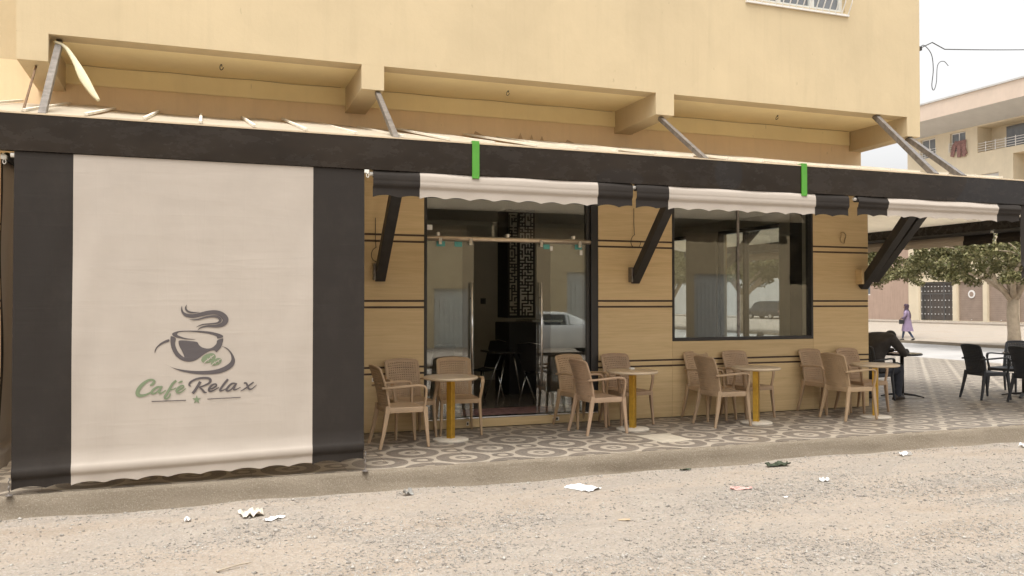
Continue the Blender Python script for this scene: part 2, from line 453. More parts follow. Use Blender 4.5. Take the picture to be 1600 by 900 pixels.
# ------------------------------------------------------------------ mesh helpers
class MB:
    def __init__(self):
        self.v = []; self.f = []
    def quad(self, a, b, c, d):
        n = len(self.v); self.v += [a, b, c, d]; self.f.append((n, n + 1, n + 2, n + 3)); return self
    def box(self, x0, x1, y0, y1, z0, z1):
        n = len(self.v)
        self.v += [(x0, y0, z0), (x1, y0, z0), (x1, y1, z0), (x0, y1, z0), (x0, y0, z1), (x1, y0, z1), (x1, y1, z1), (x0, y1, z1)]
        self.f += [tuple(n + i for i in q) for q in ((0, 3, 2, 1), (4, 5, 6, 7), (0, 1, 5, 4), (1, 2, 6, 5), (2, 3, 7, 6), (3, 0, 4, 7))]
        return self
    def hexa(self, p):                       # eight corners, bottom ring then top ring
        n = len(self.v); self.v += [tuple(q) for q in p]
        self.f += [tuple(n + i for i in q) for q in ((0, 3, 2, 1), (4, 5, 6, 7), (0, 1, 5, 4), (1, 2, 6, 5), (2, 3, 7, 6), (3, 0, 4, 7))]
        return self
    def sweep(self, pts, sizes, side=(0, 1, 0), cap=True):
        """rectangular section (w along side, h across) swept along pts"""
        pts = [Vector(p) for p in pts]; n0 = len(self.v); s = Vector(side).normalized()
        for i, p in enumerate(pts):
            d = (pts[min(i + 1, len(pts) - 1)] - pts[max(i - 1, 0)]).normalized()
            sv = (s - d * s.dot(d)).normalized(); h = d.cross(sv)
            w, t = sizes[i] if isinstance(sizes, list) else sizes
            for a, b in ((-1, -1), (1, -1), (1, 1), (-1, 1)):
                self.v.append(tuple(p + sv * a * w / 2 + h * b * t / 2))
        for i in range(len(pts) - 1):
            for k in range(4):
                a = n0 + i * 4 + k; b = n0 + i * 4 + (k + 1) % 4
                self.f.append((a, b, b + 4, a + 4))
        if cap:
            self.f.append((n0 + 3, n0 + 2, n0 + 1, n0)); e = n0 + (len(pts) - 1) * 4
            self.f.append((e, e + 1, e + 2, e + 3))
        return self
    def tube(self, pts, r, n=8, cap=True):
        pts = [Vector(p) for p in pts]; n0 = len(self.v); prev = None
        for i, p in enumerate(pts):
            d = (pts[min(i + 1, len(pts) - 1)] - pts[max(i - 1, 0)]).normalized()
            if prev is None:
                prev = d.orthogonal().normalized()
            u = (prev - d * prev.dot(d))
            u = u.normalized() if u.length > 1e-6 else d.orthogonal().normalized()
            prev = u; w = d.cross(u); rr = r[i] if isinstance(r, (list, tuple)) else r
            for k in range(n):
                a = 2 * PI * k / n
                self.v.append(tuple(p + (u * math.cos(a) + w * math.sin(a)) * rr))
        for i in range(len(pts) - 1):
            for k in range(n):
                a = n0 + i * n + k; b = n0 + i * n + (k + 1) % n
                self.f.append((a, b, b + n, a + n))
        if cap:
            self.f.append(tuple(n0 + k for k in range(n))[::-1]); e = n0 + (len(pts) - 1) * n
            self.f.append(tuple(e + k for k in range(n)))
        return self
    def lathe(self, prof, n=28, c=(0, 0, 0)):
        n0 = len(self.v)
        for (r, z) in prof:
            for k in range(n):
                a = 2 * PI * k / n
                self.v.append((c[0] + r * math.cos(a), c[1] + r * math.sin(a), c[2] + z))
        for i in range(len(prof) - 1):
            for k in range(n):
                a = n0 + i * n + k; b = n0 + i * n + (k + 1) % n
                self.f.append((a, b, b + n, a + n))
        self.f.append(tuple(n0 + k for k in range(n))[::-1]); e = n0 + (len(prof) - 1) * n
        self.f.append(tuple(e + k for k in range(n)))
        return self
    def loft(self, rings, cap=True):
        n0 = len(self.v); n = len(rings[0])
        for r in rings:
            self.v += [tuple(p) for p in r]
        for i in range(len(rings) - 1):
            for k in range(n):
                a = n0 + i * n + k; b = n0 + i * n + (k + 1) % n
                self.f.append((a, b, b + n, a + n))
        if cap:
            self.f.append(tuple(n0 + k for k in range(n))[::-1]); e = n0 + (len(rings) - 1) * n
            self.f.append(tuple(e + k for k in range(n)))
        return self
    def grid(self, fn, nu, nv):
        n0 = len(self.v)
        for j in range(nv + 1):
            for i in range(nu + 1):
                self.v.append(tuple(fn(i / nu, j / nv)))
        for j in range(nv):
            for i in range(nu):
                a = n0 + j * (nu + 1) + i
                self.f.append((a, a + 1, a + nu + 2, a + nu + 1))
        return self
    def mesh(self, name, smooth=False):
        me = bpy.data.meshes.new(name)
        me.from_pydata(self.v, [], self.f)
        if smooth:
            me.polygons.foreach_set('use_smooth', [True] * len(me.polygons))
        me.update()
        return me
    def build(self, name, mat, parent=None, smooth=False, bevel=0.0, sub=0, auto=None):
        o = mobj(name, self.mesh(name, smooth or auto is not None), mat, parent)
        if bevel:
            b = o.modifiers.new('bevel', 'BEVEL'); b.width = bevel; b.segments = 2; b.limit_method = 'ANGLE'; b.angle_limit = R(40)
        if sub:
            s = o.modifiers.new('sub', 'SUBSURF'); s.levels = sub; s.render_levels = sub
        if auto is not None:
            o.data.set_sharp_from_angle(angle=R(auto))
        return o

def mobj(name, me, mat, parent=None):
    if mat is not None and len(me.materials) == 0:
        me.materials.append(M[mat] if isinstance(mat, str) else mat)
    o = bpy.data.objects.new(name, me)
    COL.objects.link(o)
    if parent is not None:
        o.parent = parent
    return o

def empty(name, loc=(0, 0, 0), rz=0.0):
    o = bpy.data.objects.new(name, None)
    COL.objects.link(o)
    o.location = loc; o.rotation_euler = (0, 0, rz)
    o.empty_display_size = 0.2
    return o

def tag(o, label, cat, group=None):
    o['label'] = label; o['category'] = cat
    if group:
        o['group'] = group
    return o

def struct(o):
    o['kind'] = 'structure'
    return o

def copy_tree(o, parent=None):
    c = o.copy(); COL.objects.link(c); c.parent = parent
    for ch in list(o.children):
        copy_tree(ch, c)
    return c

def fill_poly(mb, pts, y):
    """flat polygon in the X-Z plane at depth y, facing -Y"""
    tris = tessellate_polygon([[Vector((p[0], p[1], 0)) for p in pts]])
    n = len(mb.v); mb.v += [(p[0], y, p[1]) for p in pts]
    for t in tris:
        a, b, c = [pts[i] for i in t]
        cr = (b[0] - a[0]) * (c[1] - a[1]) - (b[1] - a[1]) * (c[0] - a[0])
        t = t if cr > 0 else (t[0], t[2], t[1])
        mb.f.append(tuple(n + i for i in t))

def catmull(pts, k=6):
    P = [np.array(p, float) for p in pts]
    if len(P) == 2:
        return P
    P = [2 * P[0] - P[1]] + P + [2 * P[-1] - P[-2]]
    out = []
    for i in range(1, len(P) - 2):
        for j in range(k):
            t = j / k
            out.append(0.5 * ((2 * P[i]) + (-P[i - 1] + P[i + 1]) * t + (2 * P[i - 1] - 5 * P[i] + 4 * P[i + 1] - P[i + 2]) * t * t + (-P[i - 1] + 3 * P[i] - 3 * P[i + 1] + P[i + 2]) * t ** 3))
    out.append(P[-2])
    return out

def ribbon(mb, stroke, y):
    c = catmull(stroke, 6)
    n = len(mb.v)
    for i, p in enumerate(c):
        d = c[min(i + 1, len(c) - 1)][:2] - c[max(i - 1, 0)][:2]
        d = d / (np.hypot(*d) + 1e-9); nn = np.array((-d[1], d[0])) * max(p[2], 0.001) / 2
        mb.v += [(p[0] + nn[0], y, p[1] + nn[1]), (p[0] - nn[0], y, p[1] - nn[1])]
    for i in range(len(c) - 1):
        a = n + 2 * i
        mb.f.append((a + 1, a + 3, a + 2, a))

# ------------------------------------------------------------------ key dimensions
YW, YK, YB = 10.23, 8.0, 9.39           # cafe wall, terrace edge and fascia, upper storey face
XC = 9.56                               # right corner of the ground floor
ST = -0.20                              # street level, terrace is 0

# ================================================================== ground
def ground():
    def axis(lo, d0, d1, hi, step):
        a = list(np.arange(d0, d1 + 1e-6, step)); s = step; x = d0; left = []
        while x > lo:
            s *= 1.45; x -= s; left.append(x)
        s = step; x = d1; right = []
        while x < hi:
            s *= 1.45; x += s; right.append(x)
        return np.array(left[::-1] + a + right)
    xs = axis(-900, -3.5, 13.5, 900, 0.055)
    ys = axis(-900, 3.6, 8.1, 900, 0.055)
    X, Y = np.meshgrid(xs, ys)
    def wave(kx, ky, p): return np.sin(X * kx + Y * ky + p)
    Z = 0.010 * wave(0.9, 1.7, .3) + 0.007 * wave(2.3, -1.1, 1.2) + 0.004 * wave(4.1, 5.3, 2) + 0.003 * wave(-7.7, 6.1, .5)
    near = np.clip(1 - np.maximum(np.abs(X - 5) - 12, 0) / 5, 0, 1) * np.clip(1 - np.maximum(np.abs(Y - 6) - 4, 0) / 3, 0, 1)
    Z = Z * near + ST - 0.006
    # dust and grit banked up against the kerb
    Z += 0.03 * 0.6 * np.exp(-((Y - 7.88) / 0.10) ** 2) * (0.6 + 0.4 * wave(3.1, 0, 0.7)) * near
    nx, ny = len(xs), len(ys)
    me = bpy.data.meshes.new('ground')
    co = np.stack([X, Y, Z], -1).reshape(-1, 3)
    i, j = np.meshgrid(np.arange(nx - 1), np.arange(ny - 1)); a = (j * nx + i).ravel()
    F = np.stack([a, a + 1, a + nx + 1, a + nx], -1)
    me.vertices.add(len(co)); me.vertices.foreach_set('co', co.ravel())
    me.loops.add(F.size); me.loops.foreach_set('vertex_index', F.ravel())
    me.polygons.add(len(F)); me.polygons.foreach_set('loop_start', np.arange(len(F)) * 4)
    me.polygons.foreach_set('use_smooth', np.ones(len(F), bool))
    me.update(calc_edges=True)
    struct(mobj('ground', me, 'street_dirt'))
    # loose stones
    n = 210000
    px = NP.uniform(-2.6, 12.5, n); py = NP.uniform(3.7, 7.88, n)
    def fld(x, y):
        return (np.sin(x * 1.1 + y * 1.9 + .4) + np.sin(x * 2.3 - y * 2.7 + 1.7) + np.sin(x * .6 + y * 3.9 + 5)) / 3
    band = np.exp(-((py - (6.55 - 0.10 * px)) / 0.75) ** 2)
    edge = 6.75 + .22 * np.sin(px * 1.3 + .5) + .12 * np.sin(px * 3.1) + .04 * px
    keep = NP.rand(n) < np.clip(0.10 + 0.85 / (1 + np.exp((py - edge) / .12)) * np.clip(.62 + 1.5 * fld(px, py), .04, 1) * (1 - .75 * np.exp(-((py - 5.55 - .05 * px + .12 * np.sin(px * .8)) / .13) ** 2)) * (1 - .7 * np.exp(-((py - 4.35 - .05 * px) / .15) ** 2)), 0.02, 1)
    px, py = px[keep], py[keep]
    px = np.concatenate([px, NP.uniform(-2.6, 12.5, 2600)]); py = np.concatenate([py, 7.90 - np.abs(NP.normal(0, .10, 2600))]); n = len(px)
    s = 0.0034 + 0.0085 * NP.rand(n) ** 2.6 + (NP.rand(n) < 0.02) * NP.uniform(0.004, 0.016, n)
    base = np.array([(1, 0, 0), (0, 1, 0), (-1, 0, 0), (0, -1, 0), (0, 0, 1), (0, 0, -1)], float)
    an = NP.uniform(0, 2 * PI, n)
    V = base[None] * NP.uniform(0.6, 1.35, (n, 6, 1)) + NP.uniform(-.25, .25, (n, 6, 3))
    V[:, :, 2] *= 0.62
    ca, sa = np.cos(an)[:, None], np.sin(an)[:, None]
    vx = V[:, :, 0] * ca - V[:, :, 1] * sa; vy = V[:, :, 0] * sa + V[:, :, 1] * ca
    P = np.stack([vx, vy, V[:, :, 2]], -1) * s[:, None, None]
    gx = lambda kx, ky, p: np.sin(px * kx + py * ky + p)
    gz = ST - 0.006 + 0.010 * gx(0.9, 1.7, .3) + 0.007 * gx(2.3, -1.1, 1.2) + 0.004 * gx(4.1, 5.3, 2) + 0.003 * gx(-7.7, 6.1, .5) + 0.03 * 0.6 * np.exp(-((py - 7.88) / 0.10) ** 2) * (0.6 + 0.4 * gx(3.1, 0, 0.7))
    P[:, :, 0] += px[:, None]; P[:, :, 1] += py[:, None]; P[:, :, 2] += (gz + s * 0.22)[:, None]
    tri = np.array([(0, 1, 4), (1, 2, 4), (2, 3, 4), (3, 0, 4), (1, 0, 5), (2, 1, 5), (3, 2, 5), (0, 3, 5)])
    F = (tri[None] + (np.arange(n) * 6)[:, None, None]).reshape(-1, 3)
    me = bpy.data.meshes.new('gravel'); me.vertices.add(n * 6); me.vertices.foreach_set('co', P.ravel())
    me.loops.add(F.size); me.loops.foreach_set('vertex_index', F.ravel())
    me.polygons.add(len(F)); me.polygons.foreach_set('loop_start', np.arange(len(F)) * 3)
    me.update(calc_edges=True)
    o = mobj('gravel', me, 'gravel_stone'); tag(o, 'loose pale gravel scattered over the dusty street', 'gravel'); o['kind'] = 'stuff'
ground()

XS = 19.4                                # terrace edge on the side street
def terrace():
    # slab with kerb profile swept round the corner
    prof = [(0.035, -0.006), (0.0, -0.004), (-0.014, -0.010), (-0.028, -0.04), (-0.042, -0.10), (-0.056, -0.165), (-0.075, -0.205), (-0.12, -0.26)]
    path = [(-6 + 0.07 * i, YK) for i in range(int((XS + 6) / 0.07) + 1)] + [(XS, YK + 0.2 * i) for i in range(1, 190)]
    mb = MB(); m = len(prof)
    corner = int((XS + 6) / 0.07)
    for i, (x, y) in enumerate(path):
        for (d, z) in prof:
            j = 0.006 * math.sin(x * 3.7 + z * 40) + 0.005 * math.sin(x * 9.1 + y * 7.7 + z * 11) + random.uniform(-.005, .005) + (.03 * max(0, math.sin(x * 1.3 + 2) * math.sin(x * .47)) if z < -.15 else 0)
            jz = 0.004 * math.sin(x * 2.1 + y) + random.uniform(-.0015, .0015)
            if z > -0.01:
                jz *= 0.3; j *= 0.8
            if i <= corner:
                mb.v.append((x if i < corner else x - d, y + d + j, z + jz))
            else:
                mb.v.append((x - d + j, y, z + jz))
    for i in range(len(path) - 1):
        for k in range(m - 1):
            a = i * m + k
            mb.f.append((a, a + 1, a + m + 1, a + m))
    k = mb.build('kerb', 'kerb_concrete', smooth=True)
    struct(k)
    f = MB().box(-6, XS - 0.02, YK + 0.012, 46, -0.4, -0.006)
    fl = struct(f.build('terrace', 'kerb_concrete'))
    # floor tiles, joints between them; the far ones as one sheet
    T = 0.43; g = 0.0015
    me = MB().box(-T / 2 + g, T / 2 - g, -T / 2 + g, T / 2 - g, -0.012, 0).mesh('tile')
    me.materials.append(M['terrace_tile'])
    far = MB(); cand = []
    x0 = -3.0
    nx = int((XS - x0) / T)
    for j in range(60):
        for i in range(nx):
            cx, cy = x0 + T * (i + .5), YK + 0.03 + T * (j + .5)
            if cy > 34:
                continue
            if cy > YW + .15 and cx < XC - 0.1:
                continue
            vis = cx > 1.2 and cx < 0.98 * cy + .6 or cx > 9
            cand.append((((cx ** 2 + cy ** 2) + (0 if vis and cx / cy < 1.35 else 1e5)), cx, cy))
    cand.sort()
    for q, (d, cx, cy) in enumerate(cand):
        if q < 298:
            o = bpy.data.objects.new('tile', me); COL.objects.link(o); o.parent = fl; o.location = (cx, cy, 0)
        else:
            far.box(cx - T / 2 + g, cx + T / 2 - g, cy - T / 2 + g, cy + T / 2 - g, -0.005, 0)
    fo = far.build('tile_field', 'terrace_tile', fl); fo['kind'] = 'stuff'
    # side street and the far side
    struct(MB().box(XS + 0.3, 28.6, -60, 160, -0.3, ST + 0.005).build('road', 'road_asphalt'))
    kb = MB()
    for i in range(110):
        y = -60 + 2 * i
        kb.box(28.6, 28.85, y + .01, y + 1.99, -0.3, ST + 0.11 + random.uniform(-.008, .008))
    struct(kb.build('far_kerb', 'kerb_concrete'))
    struct(MB().box(55.5, 64, -60, 160, -0.3, ST + 0.12).build('far_pavement', 'street_dirt'))
terrace()

# ================================================================== cafe building
cafe = empty('cafe_building', (4, YW, 0))
tag(cafe, 'yellow plastered building with wood clad cafe front on the corner', 'building')
CAFE_INV = (-4, -YW, 0)
def part(mb, name, mat, parent, **kw):
    """build a mesh given in world coordinates as a child of an unrotated Empty or of its part"""
    p = parent; off = Vector((0, 0, 0))
    while p is not None:
        off += p.location; p = p.parent
    o = mb.build(name, mat, parent, **kw)
    o.location = -off
    return o

def cafe_shell():
    c = cafe
    # load-bearing wall behind the cladding
    w = MB()
    yb0, yb1 = YW + 0.034, YW + 0.26
    for (a, b, z0, z1) in ((-7, 2.58, -.05, 3.2), (2.58, 5.005, -.05, 0.11), (2.58, 5.005, 2.96, 3.2), (5.005, 6.115, -.05, 3.2), (6.115, 8.54, -.05, 1.05),
                           (6.115, 8.54, 2.96, 3.2), (8.54, XC - 0.034, -.05, 3.2)):
        w.box(a, b, yb0, yb1, z0, z1)
    part(w, 'wall', 'interior_wall', c)
    w = MB().box(-7, XC + 0.17, YW + .32, YW + 0.58, 3.2, 4.255).box(-7, XC - .002, YW + .033, YW + .32, 3.2, 3.5)
    part(w, 'wall', 'tan_plaster', c)
    w = MB().box(-7, -1.725, YW + .32, YW + 0.58, 4.255, 9.5)
    part(w, 'wall', 'yellow_plaster', c)
    # side wall on the right with its glazed openings
    w = MB(); xs0, xs1 = XC - 0.25, XC - 0.03
    for (a, b, z0, z1) in ((yb1, 12.03, -.05, 3.2), (12.03, 13.93, 2.95, 3.2), (13.93, 15.0, -.05, 3.2), (15.0, 16.9, 2.95, 3.2), (16.9, 22, -.05, 3.2),
                           (12.03, 13.93, -.05, .11), (15.0, 16.9, -.05, .11)):
        w.box(xs0, xs1, a, b, z0, z1)
    part(w, 'wall', 'interior_wall', c)
    w = MB().box(XC - 0.09, XC + 0.17, YW + .58, 22, 3.2, 4.255)
    part(w, 'wall', 'yellow_plaster', c)
    sidep = MB()
    for (a, b) in ((YW + .034, 12.03), (13.93, 15.0), (16.9, 22)):
        sidep = MB().box(XC - 0.03, XC, a, b, 0.004, 3.19)
        part(sidep, 'cladding_panel', 'wood_cladding', c, bevel=.003)
    # upper storey, cantilevered over the terrace
    ux0, ux1 = -1.72, 9.74
    win = (6.80, 8.40, 5.62, 7.0)
    w = MB()
    w.box(ux0, win[0], YB, YB + .24, 4.25, 9.5); w.box(win[1], ux1, YB, YB + .24, 4.25, 9.5)
    w.box(win[0], win[1], YB, YB + .24, 4.25, win[2]); w.box(win[0], win[1], YB, YB + .24, win[3], 9.5)
    part(w, 'upper_wall', 'yellow_plaster', c)
    part(MB().box(ux1 - .24, ux1, YB + .24, 22, 4.25, 9.5), 'upper_wall', 'yellow_plaster', c)
    part(MB().box(ux0, ux0 + .24, YB + .24, YW + .32, 4.25, 9.5), 'upper_wall', 'yellow_plaster', c)
    part(MB().box(ux0, ux1, YB, 22, 9.5, 9.7), 'roof_slab', 'yellow_plaster', c)
    part(MB().box(ux0 + .24, ux1 - .24, YB + .24, 22, 4.251, 4.45), 'soffit', 'bounce_lit_plaster', c)
    part(MB().box(ux0 + .26, ux1 - .25, 10.52, YW + .319, 4.03, 4.255), 'back_beam', 'bounce_lit_plaster', c, bevel=.02)
    for (a, b) in ((-1.717, -1.44), (1.661, 1.914), (5.398, 5.659), (9.499, 9.737)):
        m = MB()
        m.hexa([(a, YB, 3.975), (b, YB, 3.975), (b, YW + .34, 3.945), (a, YW + .34, 3.945), (a, YB, 4.2495), (b, YB, 4.2495), (b, YW + .34, 4.2495), (a, YW + .34, 4.2495)])
        part(m, 'beam', 'yellow_plaster', c)
    # upper window with its bulging iron grille
    wi = part(MB().box(win[0], win[1], YB + .10, YB + .115, win[2], win[3]), 'window', 'far_glass', c)
    fr = MB()
    for (a, b) in ((win[0], win[0] + .05), (win[0] + .50, win[0] + .56), (win[0] + 1.04, win[0] + 1.12), (win[1] - .05, win[1])):
        fr.box(a, b, YB + .06, YB + .097, win[2], win[3])
    fr.box(win[0] + .05, win[1] - .05, YB + .061, YB + .096, win[2], win[2] + .05)
    part(fr, 'frame', 'gate_white', wi)
    gr = MB(); n = 15
    for i in range(n + 1):
        x = win[0] - .03 + (win[1] - win[0] + .06) * i / n
        pts = [(x, YB - .02 - .17 * math.sin(PI * min(1, t * 1.2)) ** .8 if t < .84 else YB - .05, win[2] - .04 + 1.45 * t) for t in [k / 10 for k in range(11)]]
        gr.tube(pts, .008, 5)
    for z in (win[2] - .04, win[2] + 1.41):
        gr.box(win[0] - .05, win[1] + .05, YB - .03, YB - .001, z - .012, z + .012)
    for t in (.35, .7):
        gr.box(win[0] - .03, win[1] + .03, YB - .19, YB - .18, win[2] - .04 + 1.45 * t - .01, win[2] - .04 + 1.45 * t + .01)
    part(gr, 'grille', 'far_white', wi)
cafe_shell()

def cladding():
    rows = [(0.004, 0.700, 0), (0.725, 0.778, 1), (0.803, 1.514, 0), (1.540, 1.593, 1), (1.619, 2.326, 0), (2.351, 2.406, 1), (2.431, 3.195, 0)]
    grooves = [(0.700, 0.725), (0.778, 0.803), (1.514, 1.540), (1.593, 1.619), (2.326, 2.351), (2.406, 2.431)]
    zones = [(-4.6, -2.2), (-2.2, 0.2), (0.2, 2.595), (4.992, 6.128), (8.527, XC)]
    for (a, b) in zones:
        for (z0, z1, _) in rows:
            part(MB().box(a + .0012, b - .0012, YW, YW + .03, z0, z1), 'cladding_panel', 'wood_cladding', cafe, bevel=.002)
        for (z0, z1) in grooves:
            part(MB().box(a + .001, b - .001, YW + .009, YW + .032, z0 + .0008, z1 - .0008), 'groove_strip', 'groove_brown', cafe)
    # under and over the openings
    a, b = 6.128, 8.527
    for (z0, z1) in ((.004, .700), (.725, .778), (.803, 1.045)):
        part(MB().box(a + .0012, b - .0012, YW, YW + .03, z0, z1), 'cladding_panel', 'wood_cladding', cafe, bevel=.002)
    for (z0, z1) in ((.700, .725), (.778, .803)):
        part(MB().box(a + .001, b - .001, YW + .009, YW + .032, z0 + .0008, z1 - .0008), 'groove_strip', 'groove_brown', cafe)
    part(MB().box(2.596, 4.99, YW, YW + .03, .004, .112), 'cladding_panel', 'wood_cladding', cafe, bevel=.002)
    for (a, b) in ((2.596, 4.99), (6.13, 8.525)):
        part(MB().box(a, b, YW, YW + .03, 2.965, 3.195), 'cladding_panel', 'wood_cladding', cafe, bevel=.002)
    # sockets, vents, dangling wires
    for (x, z, w_, h) in ((1.978, .645, .07, .045), (4.373, .06, .09, .05), (3.16, .055, .03, .05), (7.1, .765, .10, .035)):
        so = part(MB().box(x - w_ / 2, x + w_ / 2, YW - .006, YW - .0005, z - h / 2, z + h / 2), 'socket', 'white_plastic', cafe, bevel=.002)
        part(MB().box(x - w_ * .3, x + w_ * .3, YW - .008, YW - .0062, z - h * .3, z + h * .3), 'socket_hole', 'wire_black', so)
    for (x, z) in ((5.53, 2.87), (1.985, 2.62)):
        pts = [(x, YW - .004, z), (x - .005, YW - .012, z - .2), (x + .004, YW - .012, z - .36)]
        pts += [(x + .02 - .075 * math.sin(t), YW - .02 - .01 * math.sin(t * 2), z - .45 + .09 * math.cos(t)) for t in np.linspace(.2, 4.6, 12)]
        part(MB().tube(pts, .0042, 5), 'loose_wire', 'wire_black', cafe)
    x, z = 9.068, 2.56
    ring = [(x + .045 * math.cos(t), YW - .02 - .012 * math.sin(3 * t), z + .085 * math.sin(t)) for t in np.linspace(0, 2 * PI * 2.2, 34)]
    part(MB().tube(ring, .007, 5), 'wire_coil', 'wire_pale', cafe)
    # soffit hooks and the cable stapled under the slab
    for x in (.19, 3.6, 7.68):
        pts = [(x + .022 * math.cos(t) * (1 - t / 9), 9.95 + .02 * math.sin(t), 4.25 - .03 - .026 * math.sin(t)) for t in np.linspace(0, 6, 14)] + [(x, 9.95, 4.257)]
        part(MB().tube(pts, .005, 5), 'wire_hook', 'wire_black', cafe)
    for (a, b) in ((-1.3, 1.6), (1.95, 5.35), (5.7, 9.45)):
        pts = [(a + (b - a) * t, 10.511, 4.243 - .006 * math.sin(t * 19 + a)) for t in np.linspace(0, 1, 24)]
        part(MB().tube(pts, .003, 4), 'cable', 'wire_pale', cafe)
cladding()

def openings():
    # ---- door
    y0 = YW + .045
    d = part(MB().box(2.597, 2.632, YW - .004, YW + .14, .112, 2.96).box(4.885, 4.988, YW - .004, YW + .14, .112, 2.96)
             .box(2.632, 4.885, YW + .02, YW + .12, 2.91, 2.958).box(4.83, 4.884, YW + .03, YW + .10, .13, 2.90), 'door', 'dark_frame', cafe, bevel=.003)
    part(MB().box(2.60, 4.98, YW - .006, YW + .15, .1125, .130), 'threshold', 'steel', d, bevel=.002)
    for (a, b, z0, z1, y) in ((2.634, 3.255, .135, 2.36, y0), (2.634, 3.12, .135, 2.36, y0 + .05), (4.118, 4.828, .135, 2.36, y0), (4.34, 4.828, .135, 2.36, y0 + .05),
                              (2.634, 3.735, 2.425, 2.905, y0 + .02), (3.74, 4.828, 2.425, 2.905, y0 + .02)):
        part(MB().box(a, b, y, y + .010, z0, z1), 'pane', 'clear_glass', d)
    part(MB().tube([(2.60, y0 - .02, 2.393), (4.885, y0 - .02, 2.393)], .030, 12), 'sliding_rail', 'rail_metal', d, smooth=True)
    for (x) in (2.80, 3.20, 4.17, 4.72):
        part(MB().box(x - .022, x + .022, y0 - .055, y0 + .014, 2.315, 2.40), 'rail_clamp', 'steel', d, bevel=.004)
    for (x) in (3.71, 2.78, 4.64):
        part(MB().box(x - .016, x + .016, y0 - .04, y0 + .02, 2.425, 2.47), 'glass_clip', 'white_plastic', d, bevel=.004)
    for (x, z0, z1) in ((3.215, .56, 1.84), (4.165, .50, 1.85)):
        h = part(MB().tube([(x, y0 - .06, z0), (x, y0 - .06, z1)], .016, 10), 'handle', 'steel', d, smooth=True)
        part(MB().tube([(x, y0 - .06, z0 + .2), (x, y0 + .01, z0 + .2)], .010, 8).tube([(x, y0 - .06, z1 - .2), (x, y0 + .01, z1 - .2)], .010, 8), 'handle', 'steel', d, smooth=True)
    for (x, z, w_, m) in ((2.82, 2.325, .11, 'teal_tape'), (3.05, 2.325, .10, 'teal_tape'), (4.26, 2.32, .09, 'teal_tape'), (4.72, 2.325, .10, 'teal_tape'), (4.33, 2.30, .035, 'paper_white'), (4.76, 2.25, .04, 'paper_white'), (2.68, 2.53, .07, 'paper_white')):
        yy = y0 - .0014 if z < 2.4 else y0 + .0186
        part(MB().box(x - w_ / 2, x + w_ / 2, yy, yy + .001, z - .032, z + .032), 'sticker', m, d)
    # ---- big front window
    w0, w1, z0, z1 = 6.13, 8.525, 1.048, 2.96
    w = part(MB().box(w0, w0 + .035, YW - .004, YW + .12, z0, z1).box(w1 - .035, w1, YW - .004, YW + .12, z0, z1)
             .box(w0 + .035, w1 - .035, YW - .0038, YW + .119, z0, z0 + .045).box(w0 + .035, w1 - .035, YW - .0038, YW + .119, z1 - .04, z1), 'window', 'dark_frame', cafe, bevel=.003)
    xm = 7.24
    part(MB().box(w0 + .036, xm - .004, YW + .05, YW + .06, z0 + .046, z1 - .042), 'pane', 'tinted_glass', w)
    part(MB().box(xm + .004, w1 - .036, YW + .05, YW + .06, z0 + .046, z1 - .042), 'pane', 'tinted_glass', w)
    part(MB().box(xm - .018, xm + .018, YW + .035, YW + .048, z0 + .046, z1 - .042), 'mullion', 'galvanised', w)
    # ---- side glazing, seen through the front window
    for (a, b) in ((12.03, 13.93), (15.0, 16.9)):
        x0, x1 = XC - .20, XC - .10
        s = part(MB().box(x0, x1, a, a + .05, .112, 2.948).box(x0, x1, b - .05, b, .112, 2.948).box(x0 + .001, x1 - .001, a + .05, b - .05, 2.88, 2.947).box(x0 + .001, x1 - .001, a + .05, b - .05, .112, .16)
                 .box(x0 + .002, x1 - .002, (a + b) / 2 + .1, (a + b) / 2 + .16, .16, 2.88), 'window', 'dark_frame', cafe)
        part(MB().box(x0 + .04, x0 + .048, a + .05, (a + b) / 2 + .099, .161, 2.879), 'pane', 'clear_glass', s)
        part(MB().box(x0 + .04, x0 + .048, (a + b) / 2 + .161, b - .05, .161, 2.879), 'pane', 'clear_glass', s)
openings()

